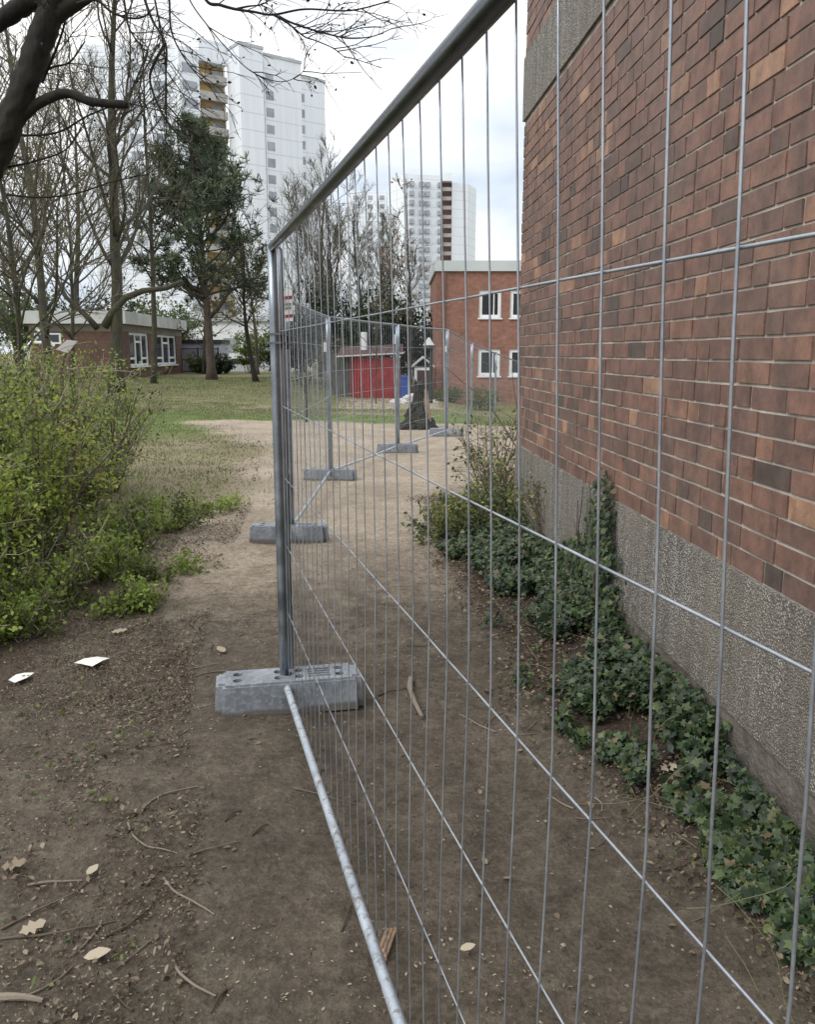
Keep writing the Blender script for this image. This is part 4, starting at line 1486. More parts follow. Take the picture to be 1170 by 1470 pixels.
def pine(name, label, loc, height, crown, seed, tufts):
    """crown: list of (height fraction, radius) profile"""
    rg = np.random.default_rng(seed)
    root = thing(name, label, 'tree', loc)
    tp, tr = grow(rg, np.array([[loc[0], loc[1], loc[2] - 0.2]]), np.array([[-0.02, 0, 1.0]]), np.array([height]), 16, 0.03, (0, 0, 0.04), np.array([0.27]), np.array([0.03]))
    tr[0, 0] *= 1.5
    m = MB()
    m.tubes(tp, tr, 12, rough=0.06)
    nb_ = 62
    P, D, Rr, T = spawn(rg, tp, tr, nb_, 0.30, 0.985, 1.25, 0.12)
    hz_ = np.array([c[0] for c in crown])
    rd = np.array([c[1] for c in crown])
    L1 = np.interp(T, hz_, rd) * rg.uniform(0.75, 1.15, nb_)
    p1, q1 = grow(rg, P, D, L1, 9, 0.12, (0, 0, 0.07), Rr * 0.42, Rr * 0 + 0.015)
    m.tubes(p1, q1, 6, rough=0.05)
    # the two low forks
    for sx, z0, z1, rr_ in ((1, 3.6, 6.2, 0.14), (-1, 3.9, 5.6, 0.09)):
        q_ = np.array([(loc[0], loc[1], z0), (loc[0] + sx * 0.5, loc[1], z0 + 0.45), (loc[0] + sx * 1.2, loc[1] + .2, z0 + 1.5), (loc[0] + sx * 2.3, loc[1] + .3, z0 + 2.0), (loc[0] + sx * 3.4, loc[1] + .3, z1)])
        m.tubes(q_, np.linspace(rr_, 0.03, 5), 8)
        p1 = np.concatenate([p1, np.stack([np.interp(np.linspace(0, 4, 9), np.arange(5), q_[:, k]) for k in range(3)], 1)[None]])
        q1 = np.concatenate([q1, np.full((1, 9), 0.05)])
        L1 = np.append(L1, 3.6)
    m.build('trunk', M['bark_pine'], root, True)
    m = MB()
    P, D, Rr, T = spawn(rg, p1, q1, 12, 0.3, 1.0, 0.9, 0.15)
    L2 = np.repeat(L1, 12) * 0.36 * rg.uniform(0.5, 1.2, len(T))
    p2, q2 = grow(rg, P, D, L2, 5, 0.16, (0, 0, 0.08), np.full(len(P), 0.02), np.full(len(P), 0.008))
    m.tubes(p2, q2, 4, rg.uniform(0, .6, len(p2)).astype(np.float32), cap=False)
    m.build('branches', M['twigs_near'], root)
    m = MB()
    src = np.concatenate([p2[:, 1:].reshape(-1, 3), p1[:, 5:].reshape(-1, 3)])
    src = src[rg.random(len(src)) < tufts]
    # each tuft: needles fanning from a shoot, its own shade
    per = 17
    n = len(src) * per
    c = np.repeat(src + rg.normal(0, 0.10, src.shape), per, 0)
    ax = np.repeat(norm(rg.normal(0, 0.6, (len(src), 3)) + np.array([0, 0, 0.7])), per, 0)
    X = norm(ax * 0.7 + norm(rg.normal(0, 1, (n, 3))))
    Y = norm(np.cross(X, rg.normal(0, 1, (n, 3))))
    Z = np.cross(X, Y)
    shade = np.repeat(rg.beta(2, 2.6, len(src)), per) + rg.normal(0, 0.08, n)
    m.polys([(0.05, -0.055, 0), (0.9, -0.045, 0), (1, 0, 0), (0.9, 0.045, 0), (0.05, 0.055, 0)], c, X, Y, Z, rg.uniform(0.26, 0.5, n), np.clip(shade, 0, 1).astype(np.float32))
    m.build('needles', M['needles'], root)
    return root


pine('pine_tree', 'big dark green pine standing on the far side of the lawn', (-11.55, 50, 0), 14.2, [(0.3, 4.2), (0.42, 4.7), (0.6, 4.3), (0.75, 3.0), (0.9, 2.0), (1.0, 0.9)], 51, 0.42)


def bush(name, label, c, rad, h, n_stem, n_leaf, leafm, size, seed, stemm='twigs_far', lo=0.0, hi=1.0, shape='diamond', cat='shrub', group=None, dense_low=False):
    rg = np.random.default_rng(seed)
    root = thing(name, label, cat, (c[0], c[1], gz(c[0], c[1])), group)
    z0 = gz(c[0], c[1])
    m = MB()
    a = rg.uniform(0, 2 * math.pi, n_stem)
    rr_ = rad * 0.35 * np.sqrt(rg.random(n_stem))
    P = np.stack([c[0] + rr_ * np.cos(a), c[1] + rr_ * np.sin(a), np.full(n_stem, z0 - 0.05)], 1)
    out = rad / max(h, .1) * 0.9
    D = np.stack([np.cos(a) * out * rg.uniform(0.1, 1, n_stem), np.sin(a) * out * rg.uniform(0.1, 1, n_stem), np.ones(n_stem)], 1)
    L = h * rg.uniform(0.75, 1.15, n_stem)
    p1, q1 = grow(rg, P, D, L, 8, 0.10, (0, 0, -0.01), np.full(n_stem, 0.007 + h * 0.003), np.full(n_stem, 0.003))
    m.tubes(p1, q1, 5, rg.uniform(0, 1, n_stem).astype(np.float32), cap=False)
    P, D, Rr, T = spawn(rg, p1, q1, 9, 0.12 if dense_low else 0.25, 1.0, 0.9, 0.0)
    L2 = np.repeat(L, 9) * 0.32 * rg.uniform(0.4, 1.3, len(T))
    p2, q2 = grow(rg, P, D, L2, 5, 0.2, (0, 0, 0.0), np.full(len(P), 0.0028 + h * 0.0012), np.full(len(P), 0.0016 + h * 0.0004))
    m.tubes(p2, q2, 3, rg.uniform(0, 1, len(p2)).astype(np.float32), cap=False)
    m.build('stems', M[stemm], root)
    m = MB()
    src = p2[:, 1:].reshape(-1, 3)
    src = src[src[:, 2] > z0 + 0.02]
    src = src[rg.integers(0, len(src), n_leaf)] + rg.normal(0, 0.03 + h * 0.012, (n_leaf, 3))
    # sprays differ in shade
    sh_ = fbm(src[:, 0] * 5 + src[:, 2] * 3, src[:, 1] * 5 - src[:, 2] * 2, seed)
    t = np.clip((sh_ - 0.5) * 2.2 + 0.42 + rg.normal(0, 0.16, n_leaf), 0, 1)
    hi_ = np.clip((src[:, 2] - z0) / h, 0, 1)
    t = lo + (hi - lo) * t
    X = norm(rg.normal(0, 1, (n_leaf, 3)))
    Nn = norm(rg.normal(0, 0.7, (n_leaf, 3)) + np.array([0, 0, 0.8]))
    Y = norm(np.cross(Nn, X))
    Z = np.cross(X, Y)
    shp = {'diamond': [(0, 0, 0), (0.45, -0.28, 0.06), (1, 0, -0.05), (0.45, 0.28, 0.06)], 'oval': [(0, 0, 0), (0.25, -0.25, 0.03), (0.65, -0.27, 0.05), (1, 0, -0.04), (0.65, 0.27, 0.05), (0.25, 0.25, 0.03)]}[shape]
    m.polys(shp, src, X, Y, Z, size * rg.uniform(0.5, 1.3, n_leaf), t.astype(np.float32))
    m.build('leaves', leafm, root)
    return root


# far belt of bushes closing the view on the left
for x, y, r_, h, sd_, lb, mt in ((-36, 80, 4, 7.5, 111, 'broad olive bush far behind the left end of the pavilion', 'weed'), (-29, 84, 4, 6.5, 112, 'broad dark bush far behind the middle of the pavilion', 'evergreen'), (-44, 86, 5, 9.0, 113, 'large dark bush at the far left horizon', 'evergreen'),
                                 (-23.5, 82, 3, 5.5, 114, 'olive bush far behind the right end of the pavilion roof', 'weed'), (-11.5, 92, 4, 5.0, 115, 'dark bush on the far horizon right of the pine', 'evergreen'), (-5.5, 90, 3.5, 5.5, 116, 'olive bush on the far horizon behind the fence gap', 'weed')):
    bush('far_bush', lb, (x, y), r_, h, 40, 5200, M[mt], 0.34, sd_, 'twigs_far', 0, 0.55)
# evergreens and hedge beyond the lawn
for x, y, r_, h, sd_, n, lb in ((-4.3, 52, 1.9, 5.0, 61, 5200, 'dark evergreen bush behind the fence, left of the red shed'), (-0.9, 46, 1.9, 4.6, 62, 4800, 'dark evergreen bush directly behind the red shed'),
                                (-6.9, 56, 1.4, 3.8, 63, 3000, 'dark evergreen bush right of the nearest fence post'), (0.35, 47.5, 1.1, 4.2, 75, 2600, 'dark evergreen bush left of the red brick house')):
    bush('evergreen_bush', lb, (x, y), r_, h, 26, n, M['evergreen'], 0.24, sd_, 'twigs_near', 0, 1)
for x, y, r_, h, sd_, lb, mt in ((-12.1, 66, 1.4, 2.9, 64, 'green shrub right of the pine trunk, in front of the white car', 'shrub'), (-15.6, 64.5, 1.2, 1.3, 65, 'low olive shrub at the foot of the lilac container', 'weed'),
                                 (-9.8, 66, 1.5, 2.0, 66, 'low dark shrub by the lawn edge left of the nearest fence post', 'evergreen'), (-13.8, 63, 1.0, 1.2, 67, 'low shrub at the lawn edge just left of the pine trunk', 'evergreen')):
    bush('hedge_shrub', lb, (x, y), r_, h, 26, 3000, M[mt], 0.2, sd_, 'twigs_near', 0, 0.6)
for x, y, sd_, lb in ((-3.4, 44, 68, 'brown bare thicket left of the red shed'), (-4.3, 47, 69, 'brown bare thicket behind the left shed wall')):
    bush('bare_thicket', lb, (x, y), 1.1, 2.6, 34, 500, M['dryleaf'], 0.10, sd_, 'twigs_far')
bush('weed_clump', 'green weeds along the base of the red brick house', (1.9, 38.9), 0.9, 0.7, 30, 1500, M['weed'], 0.10, 70, cat='weeds')
bush('weed_clump', 'yellow green weeds in front of the red brick house window', (3.2, 35.5), 1.0, 0.9, 30, 1500, M['weed'], 0.10, 71, cat='weeds')

# ------------------------------------------------------------------ leaning foreground tree with drooping twigs
ft = thing('leaning_tree', 'dark leaning tree trunk with a sawn off limb in the upper left corner', 'tree', (-3.95, 6.0, 0))


def poly(pl, Y, r0, r1, m, sides=10, rough=0.08, sub=6, yd=0.0):
    q_ = np.array([at(a, b, Y + yd * i) for i, (a, b) in enumerate(pl)])
    n = (len(q_) - 1) * sub + 1
    t = np.linspace(0, len(q_) - 1, n)
    # Catmull-Rom
    i = np.clip(t.astype(int), 0, len(q_) - 2)
    f = (t - i)[:, None]
    p0, p1, p2, p3 = q_[np.maximum(i - 1, 0)], q_[i], q_[i + 1], q_[np.minimum(i + 2, len(q_) - 1)]
    c = 0.5 * ((2 * p1) + (-p0 + p2) * f + (2 * p0 - 5 * p1 + 4 * p2 - p3) * f ** 2 + (-p0 + 3 * p1 - 3 * p2 + p3) * f ** 3)
    m.tubes(c, np.linspace(r0, r1, n), sides, rough=rough)
    return c


m = MB()
qp = [at(-60, 320, 6.0), at(-15, 240, 6.0), at(12, 185, 6.0), at(36, 122, 6.0), at(57, 61, 6.0), at(76, 10, 6.0)]
qt = np.array([(-4.1, 6.0, -0.1), (-3.9, 6.0, 0.3), (-3.45, 6.0, 1.3)] + [tuple(p_) for p_ in qp] + [(-2.05, 5.95, 4.5), (-1.9, 5.9, 5.4), (-1.85, 5.9, 6.8)])
tt = np.linspace(0, 11, 80)
qq = np.stack([np.interp(tt, np.arange(12), qt[:, k]) for k in range(3)], 1)
for _ in range(4):
    qq[1:-1] = (qq[:-2] + 2 * qq[1:-1] + qq[2:]) / 4
m.tubes(qq, np.interp(tt, [0, 1, 3, 8, 11], [0.2, 0.14, 0.098, 0.076, 0.05]), 22, rough=0.13)
m.build('trunk', M['bark_dark'], ft, True)
m = MB()
poly([(0, 210), (22, 180), (50, 153), (80, 138), (100, 135), (125, 145), (150, 149), (184, 151)], 6.0, 0.036, 0.026, m, 12, 0.09, 5)
m.build('sawn_limb', M['bark_dark'], ft, True)
m = MB()
poly([(74, 12), (55, -2), (28, 12), (0, 32), (-30, 52), (-75, 70), (-140, 70), (-230, 40), (-330, -20)], 6.0, 0.078, 0.012, m, 14, 0.09)
poly([(66, 34), (92, 14), (120, -2), (160, -40)], 6.0, 0.06, 0.04, m, 12, 0.09)
q_ = np.array([at(160, -40, 6.0), (-1.2, 5.9, 4.6), (-0.4, 5.8, 5.0), (0.6, 5.7, 5.2)])
m.tubes(q_, np.array([0.05, 0.04, 0.03, 0.02]), 10)
m.build('limb', M['bark_dark'], ft, True)
twl = []
m = MB()
specs = [([(110, 6), (138, 1), (160, 18), (187, 27), (208, 24), (222, 10)], 0.011, 5.9), ([(196, -60), (205, -10), (219, 30), (238, 65), (238, 110), (237, 165)], 0.011, 5.7),
         ([(238, 62), (222, 90), (215, 113), (222, 140), (238, 172), (262, 200), (290, 212), (322, 222)], 0.010, 5.7), ([(212, -50), (228, 30), (236, 80), (239, 130), (238, 190), (237, 240)], 0.007, 5.75),
         ([(238, -60), (243, 0), (246, 45), (262, 80), (283, 108), (305, 130)], 0.008, 5.6), ([(258, -50), (272, 0), (300, 40), (330, 75), (362, 104), (400, 118), (428, 110), (442, 92)], 0.005, 5.5),
         ([(170, -50), (178, 0), (185, 40), (205, 70), (212, 75), (205, 100), (200, 135), (205, 160)], 0.008, 5.8), ([(238, 150), (262, 180), (275, 230), (262, 290)], 0.006, 5.8),
         ([(270, -60), (295, 0), (316, 8), (338, 14), (365, 18), (392, 22), (438, 14), (503, 16), (560, 2)], 0.011, 5.6), ([(338, 14), (356, 10), (376, 7), (398, -6)], 0.007, 5.6),
         ([(392, 22), (410, 32), (424, 43), (438, 54), (453, 59), (478, 70), (496, 84)], 0.007, 5.6), ([(392, 22), (420, 34), (453, 45), (480, 52), (503, 56), (535, 53), (562, 42)], 0.007, 5.6),
         ([(5, 150), (40, 130), (70, 100), (100, 90), (122, 60)], 0.012, 6.2), ([(0, 190), (40, 195), (85, 190), (130, 165), (180, 150), (230, 160)], 0.010, 6.3),
         ([(10, 280), (60, 284), (110, 278), (160, 262), (215, 250)], 0.009, 6.4), ([(-10, 245), (50, 232), (95, 215), (120, 180)], 0.009, 6.1), ([(60, 120), (85, 60), (95, 20), (92, -20)], 0.010, 6.1)]
ends = []
for pl, r_, Y in specs:
    c = poly(pl, Y, r_, r_ * 0.35, m, 6, 0.03)
    ends.append(np.stack([np.interp(np.linspace(0, len(c) - 1, 12), np.arange(len(c)), c[:, k]) for k in range(3)], 1))
rg = np.random.default_rng(77)
E1 = np.array(ends)
P, D, Rr, T = spawn(rg, E1, np.full(E1.shape[:2], 0.004), 9, 0.2, 1.0, 0.8, 0.0)
p2, q2 = grow(rg, P, D, rg.uniform(0.12, 0.5, len(P)), 6, 0.16, (0, 0, -0.02), np.full(len(P), 0.0035), np.full(len(P), 0.0015))
m.tubes(p2, q2, 4, rg.uniform(0, 1, len(p2)).astype(np.float32), cap=False)
P, D, Rr, T = spawn(rg, p2, q2, 4, 0.2, 1.0, 0.7, 0.0)
p3, q3 = grow(rg, P, D, rg.uniform(0.04, 0.2, len(P)), 4, 0.16, (0, 0, -0.02), np.full(len(P), 0.002), np.full(len(P), 0.0011))
m.tubes(p3, q3, 3, rg.uniform(0, 1, len(p3)).astype(np.float32), cap=False)
m.build('twigs', M['twigs_near'], ft)
m = MB()
bd = np.concatenate([p2[:, -1], p3[:, -1], p3[:, 2]])
bd = bd[rg.random(len(bd)) < 0.22]
leaves_at(m, rg, bd, 1, 0.004, 0.024, 'oval', (0, 0.5))
o = m.build('buds', M['twigs_near'], ft)
o['kind'] = 'stuff'

# ------------------------------------------------------------------ left shrubbery
SG = 'loose green shrubs left of the path'
for c, r_, h, sd_, n, lb in (((-2.85, 5.3), 0.52, 0.85, 81, 6200, 'low loose shrub with small green leaves closest to the camera on the left'),
                             ((-2.95, 6.3), 0.58, 1.10, 82, 7500, 'loose green shrub with yellow tinged leaves reaching toward the path'),
                             ((-3.75, 6.3), 0.72, 1.45, 83, 8000, 'tall bright green shrub at the left edge below the leaning trunk'),
                             ((-3.95, 7.8), 0.7, 1.45, 84, 6000, 'tall loose shrub below the brick pavilion, behind the low front shrubs'),
                             ((-4.9, 8.6), 0.9, 1.75, 85, 6500, 'tall shrub at the left edge, farthest from the path, in front of the pavilion'),
                             ((-3.55, 9.4), 0.6, 1.35, 97, 4200, 'upright shrub hiding the foot of the straight grey trunk'),
                             ((-4.5, 10.2), 0.7, 1.5, 98, 3600, 'shrub behind the tall left shrubs, below the tilted board'),
                             ((-3.3, 8.1), 0.5, 0.75, 86, 2800, 'thin low shrub farthest along the path on the left')):
    bush('green_shrub', lb, c, r_, h, 44, n, M['shrub'], 0.038, sd_, 'cane', 0, 1, 'oval', group=SG, dense_low=True)
for c, r_, h, sd_, n, lb in (((-2.2, 4.35), 0.42, 0.30, 87, 1800, 'knee high weeds at the front left edge of the shrubbery'), ((-2.65, 4.5), 0.5, 0.45, 88, 2400, 'low weeds below the nearest left shrub'),
                             ((-2.1, 5.7), 0.35, 0.32, 89, 1500, 'small weeds where the shrubbery meets the path'), ((-2.15, 7.3), 0.45, 0.30, 90, 1800, 'small weeds beside the pale middle part of the path'), ((-2.35, 5.0), 0.5, 0.5, 92, 2600, 'weeds below the yellow tinged shrub'), ((-1.85, 4.95), 0.5, 0.2, 93, 1500, 'flat weeds around the pale stick'), ((-2.25, 4.5), 0.4, 0.14, 191, 700, 'sparse flat weeds just above the white paper scraps'), ((-1.75, 5.8), 0.45, 0.15, 192, 800, 'sparse flat weeds at the path edge, level with the second ballast block'), ((-1.95, 8.2), 0.5, 0.2, 193, 900, 'sparse low weeds where lawn and pale path meet'),
                             ((-2.9, 4.0), 0.6, 0.5, 94, 3000, 'weeds at the left edge above the crumpled paper'), ((-2.2, 6.4), 0.4, 0.35, 95, 2000, 'low weeds at the foot of the shrub that reaches toward the path')):
    bush('weed_clump', lb, c, r_, h, 26, n, M['shrub'], 0.032, sd_, 'cane', 0, 0.7, 'oval', 'weeds', dense_low=True)
m = MB()
q_ = np.array([at(120, 690, 6.3), at(150, 660, 6.3), at(180, 625, 6.3), at(205, 592, 6.35)])
m.tubes(q_, np.array([0.008, 0.006, 0.005, 0.003]), 6)
q_ = np.array([at(140, 678, 6.35), at(180, 650, 6.4), at(215, 615, 6.4), at(240, 570, 6.5)])
m.tubes(q_, np.array([0.005, 0.004, 0.003, 0.002]), 6)
q_ = np.array([at(120, 690, 6.3), (-2.6, 6.3, 0.3), (-2.7, 6.3, 0.0)])
m.tubes(q_, np.array([0.008, 0.010, 0.012]), 6)
tag(m.build('bare_cane', M['twig']), 'bare dark forked cane leaning out of the shrubs toward the lawn', 'cane')
bd_ = thing('tilted_board', 'pale grey tilted board on a short post rising out of the left shrubs', 'board', (-4.2, 9.5, 0))
m = MB()
q_ = np.array([at(80, 502, 9.5), at(96, 488, 9.5), at(111, 490, 9.5), at(97, 507, 9.5)])
q2_ = q_ + np.array([0.0, 0.02, 0.0])
m.add(np.concatenate([q_, q2_]), [0, 1, 2, 3, 7, 6, 5, 4, 0, 4, 5, 1, 1, 5, 6, 2, 2, 6, 7, 3, 3, 7, 4, 0], [4] * 6)
m.build('board', M['pale_trim'], bd_)
m = MB()
q_ = np.array([at(95, 502, 9.53), at(88, 530, 9.53), (float(at(86, 560, 9.53)[0]), 9.53, 0)])
m.tubes(q_, np.array([0.02, 0.022, 0.025]), 8)
m.build('post', M['twig'], bd_)
pf = thing('play_frame', 'white leaning climbing poles in front of the pavilion at the left', 'play frame', (-13, 40, 0))
for a, b in (((50, 470), (78, 497)), ((54, 484), (30, 505)), ((44, 492), (62, 492)), ((62, 492), (66, 512)), ((44, 492), (40, 520))):
    m = MB()
    q_ = np.array([at(*a, 40), at(*b, 40)])
    m.tubes(q_, np.array([0.07, 0.07]), 8)
    m.build('pole', M['white'], pf)

# ------------------------------------------------------------------ weeds and bramble at the far wall corner
for c, r_, h, sd_, n, lb, sz in (((0.86, 7.0), 0.32, 0.50, 101, 1100, 'yellow green weeds at the far corner of the brick wall', 0.04), ((0.55, 7.5), 0.42, 0.38, 102, 1700, 'leafy weeds beside the path at the end of the brick wall', 0.04),
                                 ((0.33, 7.05), 0.34, 0.32, 103, 1300, 'low olive weeds at the path edge before the wall corner', 0.04), ((1.02, 8.6), 0.45, 0.6, 104, 380, 'tall thin weeds standing just beyond the wall corner', 0.045),
                                 ((1.12, 6.2), 0.2, 0.55, 105, 500, 'thin weeds growing up against the pebble plinth', 0.035), ((1.0, 9.8), 0.5, 0.8, 106, 420, 'tall sparse weeds in front of the sloping fence part', 0.05)):
    bush('weed_clump', lb, c, r_, h, 22, n, M['weed'], sz, sd_, 'twig', 0.1, 1, 'oval', 'weeds')
m = MB()
for pl, Y, r_ in (([(740, 640), (715, 600), (690, 570), (660, 545), (632, 520)], 9.2, 0.008), ([(745, 600), (738, 560), (735, 530)], 8.4, 0.006)):
    c = poly(pl, Y, r_, r_ * 0.5, m, 6, 0.03)
c0 = at(740, 640, 9.2)
m.tubes(np.array([c0, (c0[0] + .05, c0[1], c0[2] * 0.4), (c0[0] + .1, c0[1], 0)]), np.array([0.008, 0.010, 0.011]), 6)
c0 = at(745, 600, 8.4)
m.tubes(np.array([c0, (c0[0] + .05, c0[1], c0[2] * 0.4), (c0[0] + .06, c0[1], 0)]), np.array([0.006, 0.008, 0.010]), 6)
tag(m.build('bramble_cane', M['twig']), 'long dark bramble cane arching over the weeds at the wall corner', 'cane')

# ------------------------------------------------------------------ ivy
IVY = [(0, -0.02, 0), (0.10, -0.30, 0.02), (-0.02, -0.55, 0.0), (0.32, -0.40, 0.05), (0.52, -0.62, 0.0), (0.60, -0.26, 0.06), (1.05, 0, -0.04), (0.60, 0.26, 0.06), (0.52, 0.62, 0.0), (0.32, 0.40, 0.05), (-0.02, 0.55, 0), (0.10, 0.30, 0.02), (0, 0.02, 0)]
rg = np.random.default_rng(201)
m = MB()
N = 44000
y = 1.75 + (8.0 - 1.75) * rg.random(N) ** 0.9
wx_ = wallx(y)
pr_ = path_right(y)
wid = np.interp(y, [1.7, 2.2, 2.8, 3.6, 4.6, 7.2, 8], [0.26, 0.33, 0.46, 0.62, 0.76, 0.82, 0.7])
u = rg.random(N) ** 1.15
x = wx_ - 0.02 - u * wid
dens = 0.5 + 0.75 * (fbm(x * 3.0, y * 2.2, 205) - 0.5)
keep = dens + (fbm(x * 11, y * 9, 206) - 0.5) * 0.42 > 0.375 + 0.22 * u ** 1.8 + 0.05 * smooth(6.0, 7.5, y) + 0.0 * smooth(3.2, 2.3, y)
keep &= ~((y < 2.9) & (u < 0.08))
x, y, u, dens = x[keep], y[keep], u[keep], dens[keep]
n = len(x)
h = (0.035 + 0.10 * (1 - u) ** 0.8 * smooth(1.9, 3.2, y) * (0.5 + dens)) * rg.uniform(0.25, 1.15, n)
P = np.stack([x, y, terr(x, y) + h + 0.01], 1)
Nn = norm(rg.normal(0, 0.55, (n, 3)) + np.array([-0.35, -0.3, 0.9]))
X = norm(np.cross(Nn, norm(rg.normal(0, 1, (n, 3)))))
Y = np.cross(Nn, X)
t = np.clip(rg.beta(2.0, 2.8, n) + (dens - 0.5) * 0.5, 0, 0.84)
t = np.where(rg.random(n) < 0.03, 0.98, t)
m.polys(IVY, P, X, Y, Nn, rg.uniform(0.014, 0.042, n), t.astype(np.float32))
# runners
B = 130
yy = rg.uniform(1.9, 7.6, B)
P = np.stack([wallx(yy) - rg.uniform(0.03, 0.5, B), yy, np.zeros(B)], 1)
P[:, 2] = terr(P[:, 0], P[:, 1]) + 0.03
p1, q1 = grow(rg, P, norm(rg.normal(0, 1, (B, 3)) * np.array([1, 1, 0.15])), rg.uniform(0.2, 0.6, B), 7, 0.18, (0, 0, 0), np.full(B, 0.0018), np.full(B, 0.0012))
p1[:, :, 0] = np.minimum(p1[:, :, 0], wallx(p1[:, :, 1]) - 0.01)
m.tubes(p1, q1, 4, 0.9, cap=False)
o = m.build('ivy_ground_cover', M['ivy'])
tag(o, 'dark green ivy covering the soil along the foot of the brick wall', 'ivy', kind='stuff')

ci = thing('climbing_ivy', 'ivy climbing up the pebble plinth of the brick wall', 'ivy', (float(wallx(4.55)), 4.55, 0.1))
m = MB()
n = 1000
yc, zc_ = [], []
while len(yc) < n:
    a, b = rg.uniform(4.15, 5.3), rg.uniform(0.1, 0.98)
    lim = 0.55 + 0.40 * math.exp(-((a - 4.5) / 0.16) ** 2) - 0.35 * max(0, a - 4.75)
    if b < lim and (a > 4.3 or b < 0.35 or rg.random() < 0.2):
        yc.append(a)
        zc_.append(b)
yc, zc_ = np.array(yc), np.array(zc_)
P = np.stack([wallx(yc) - 0.02 - rg.random(n) * 0.07, yc, zc_], 1)
Nn = norm(rg.normal(0, 0.4, (n, 3)) + np.array([-1.0, -0.35, 0.5]))
X = norm(np.cross(Nn, norm(rg.normal(0, 1, (n, 3)) + np.array([0, 0, 0]))))
Y = np.cross(Nn, X)
m.polys(IVY, P, X, Y, Nn, rg.uniform(0.022, 0.045, n), np.clip(rg.beta(2.4, 2.4, n), 0, 0.85).astype(np.float32))
m.build('leaves', M['ivy'], ci)
m = MB()
B = 14
ys = rg.uniform(4.3, 5.0, B)
P = np.stack([wallx(ys) - 0.025, ys, np.full(B, 0.06)], 1)
p1, q1 = grow(rg, P, np.tile(np.array([[0.0, 0.0, 1.0]]), (B, 1)) + rg.normal(0, 0.15, (B, 3)), rg.uniform(0.35, 0.8, B), 8, 0.12, (0, 0, 0.1), np.full(B, 0.005), np.full(B, 0.002))
p1[:, :, 0] = np.minimum(p1[:, :, 0], wallx(p1[:, :, 1]) - 0.022)
m.tubes(p1, q1, 5, rg.uniform(0, 0.6, B).astype(np.float32), cap=False)
m.build('stems', M['twig'], ci)

# ------------------------------------------------------------------ fallen leaves and litter
LEAF = [(0, 0, 0.0), (0.2, -0.22, 0.10), (0.55, -0.30, 0.14), (0.85, -0.14, 0.05), (1, 0, 0.0), (0.85, 0.14, 0.10), (0.55, 0.30, 0.05), (0.2, 0.22, 0.02)]
OAK = [(0, -0.03, 0), (0.12, -0.14, 0.03), (0.22, -0.34, 0.08), (0.34, -0.18, 0.04), (0.48, -0.46, 0.12), (0.6, -0.2, 0.05), (0.8, -0.3, 0.1), (1, 0, 0), (0.82, 0.28, 0.06), (0.62, 0.2, 0.05), (0.46, 0.46, 0.14), (0.34, 0.18, 0.04), (0.2, 0.34, 0.06), (0.12, 0.12, 0.02), (0, 0.03, 0)]


def litter(m, x, y, size, tlo, thi, rg, up=0.01, tilt=0.35, shape=LEAF, aspect=1.0):
    n = len(x)
    if n == 0:
        return
    P = np.stack([x, y, terr(x, y) + up * rg.random(n) + 0.003], 1)
    Nn = norm(rg.normal(0, tilt, (n, 3)) + np.array([0, 0, 1.0]))
    X = norm(np.cross(Nn, norm(rg.normal(0, 1, (n, 3)))))
    Y = np.cross(Nn, X) * aspect
    m.polys(shape, P, X, Y, Nn, size * rg.uniform(0.5, 1.4, n), rg.uniform(tlo, thi, n).astype(np.float32))


rg = np.random.default_rng(301)
m = MB()
# right: between the ivy and the path
N = 19000
y = rg.uniform(1.6, 9.2, N)
pr_ = path_right(y)
w_ = wallx(y) - pr_
u = rg.random(N)
x = pr_ - 0.12 + u * (w_ * 0.95 + 0.1) + rg.normal(0, 0.05, N)
k = fbm(x * 2.5, y * 2.5, 310) > 0.38 + 0.25 * (u < 0.12)
k &= x < wallx(y) - 0.02
h_ = len(x[k]) // 3
litter(m, x[k][:h_], y[k][:h_], 0.021, 0.0, 0.75, rg, 0.03, 0.5)
litter(m, x[k][h_:], y[k][h_:], 0.013, 0.0, 0.8, rg, 0.02, 0.6, LEAF, 0.7)
# left: under and beside the shrubbery
N = 36000
y = 1.2 + rg.random(N) ** 1.1 * 7.5
x = path_left(y) + 0.25 - np.abs(rg.normal(0, 0.62, N))
k = fbm(x * 1.7, y * 1.7, 311) + (fbm(x * 9, y * 9, 313) - 0.5) * 0.5 + 0.10 * smooth(-0.95, -1.5, x) * smooth(3.9, 3.0, y) > 0.44
h_ = len(x[k]) // 5
litter(m, x[k][:h_:2], y[k][:h_:2], 0.020, 0.0, 0.75, rg, 0.022, 0.5)
x2_ = np.concatenate([x[k], path_left(y[k]) - 0.2 - rg.random(len(x[k])) * 0.9])
y2_ = np.concatenate([y[k], np.clip(y[k] * 0.6 + 2.6, 3.3, 8)])
k2_ = np.arange(len(x2_)) >= h_
litter(m, x2_[k2_], y2_[k2_], 0.0115, 0.0, 0.8, rg, 0.012, 0.6, LEAF, 0.65)
# sparse pale crumbs and seed husks all over the trodden path
N = 8000
y = 1.15 + rg.random(N) ** 1.5 * 9
x = rg.uniform(-1, 1, N) * 1.1 - 0.25
k = (x < path_right(y)) & (fbm(x * 1.2, y * 1.2, 312) > 0.47)
litter(m, x[k], y[k], 0.0095, 0.5, 1.0, rg, 0.004, 0.3, LEAF, 0.8)
litter(m, x[~k][:350], y[~k][:350], 0.020, 0.1, 0.7, rg, 0.004, 0.3)
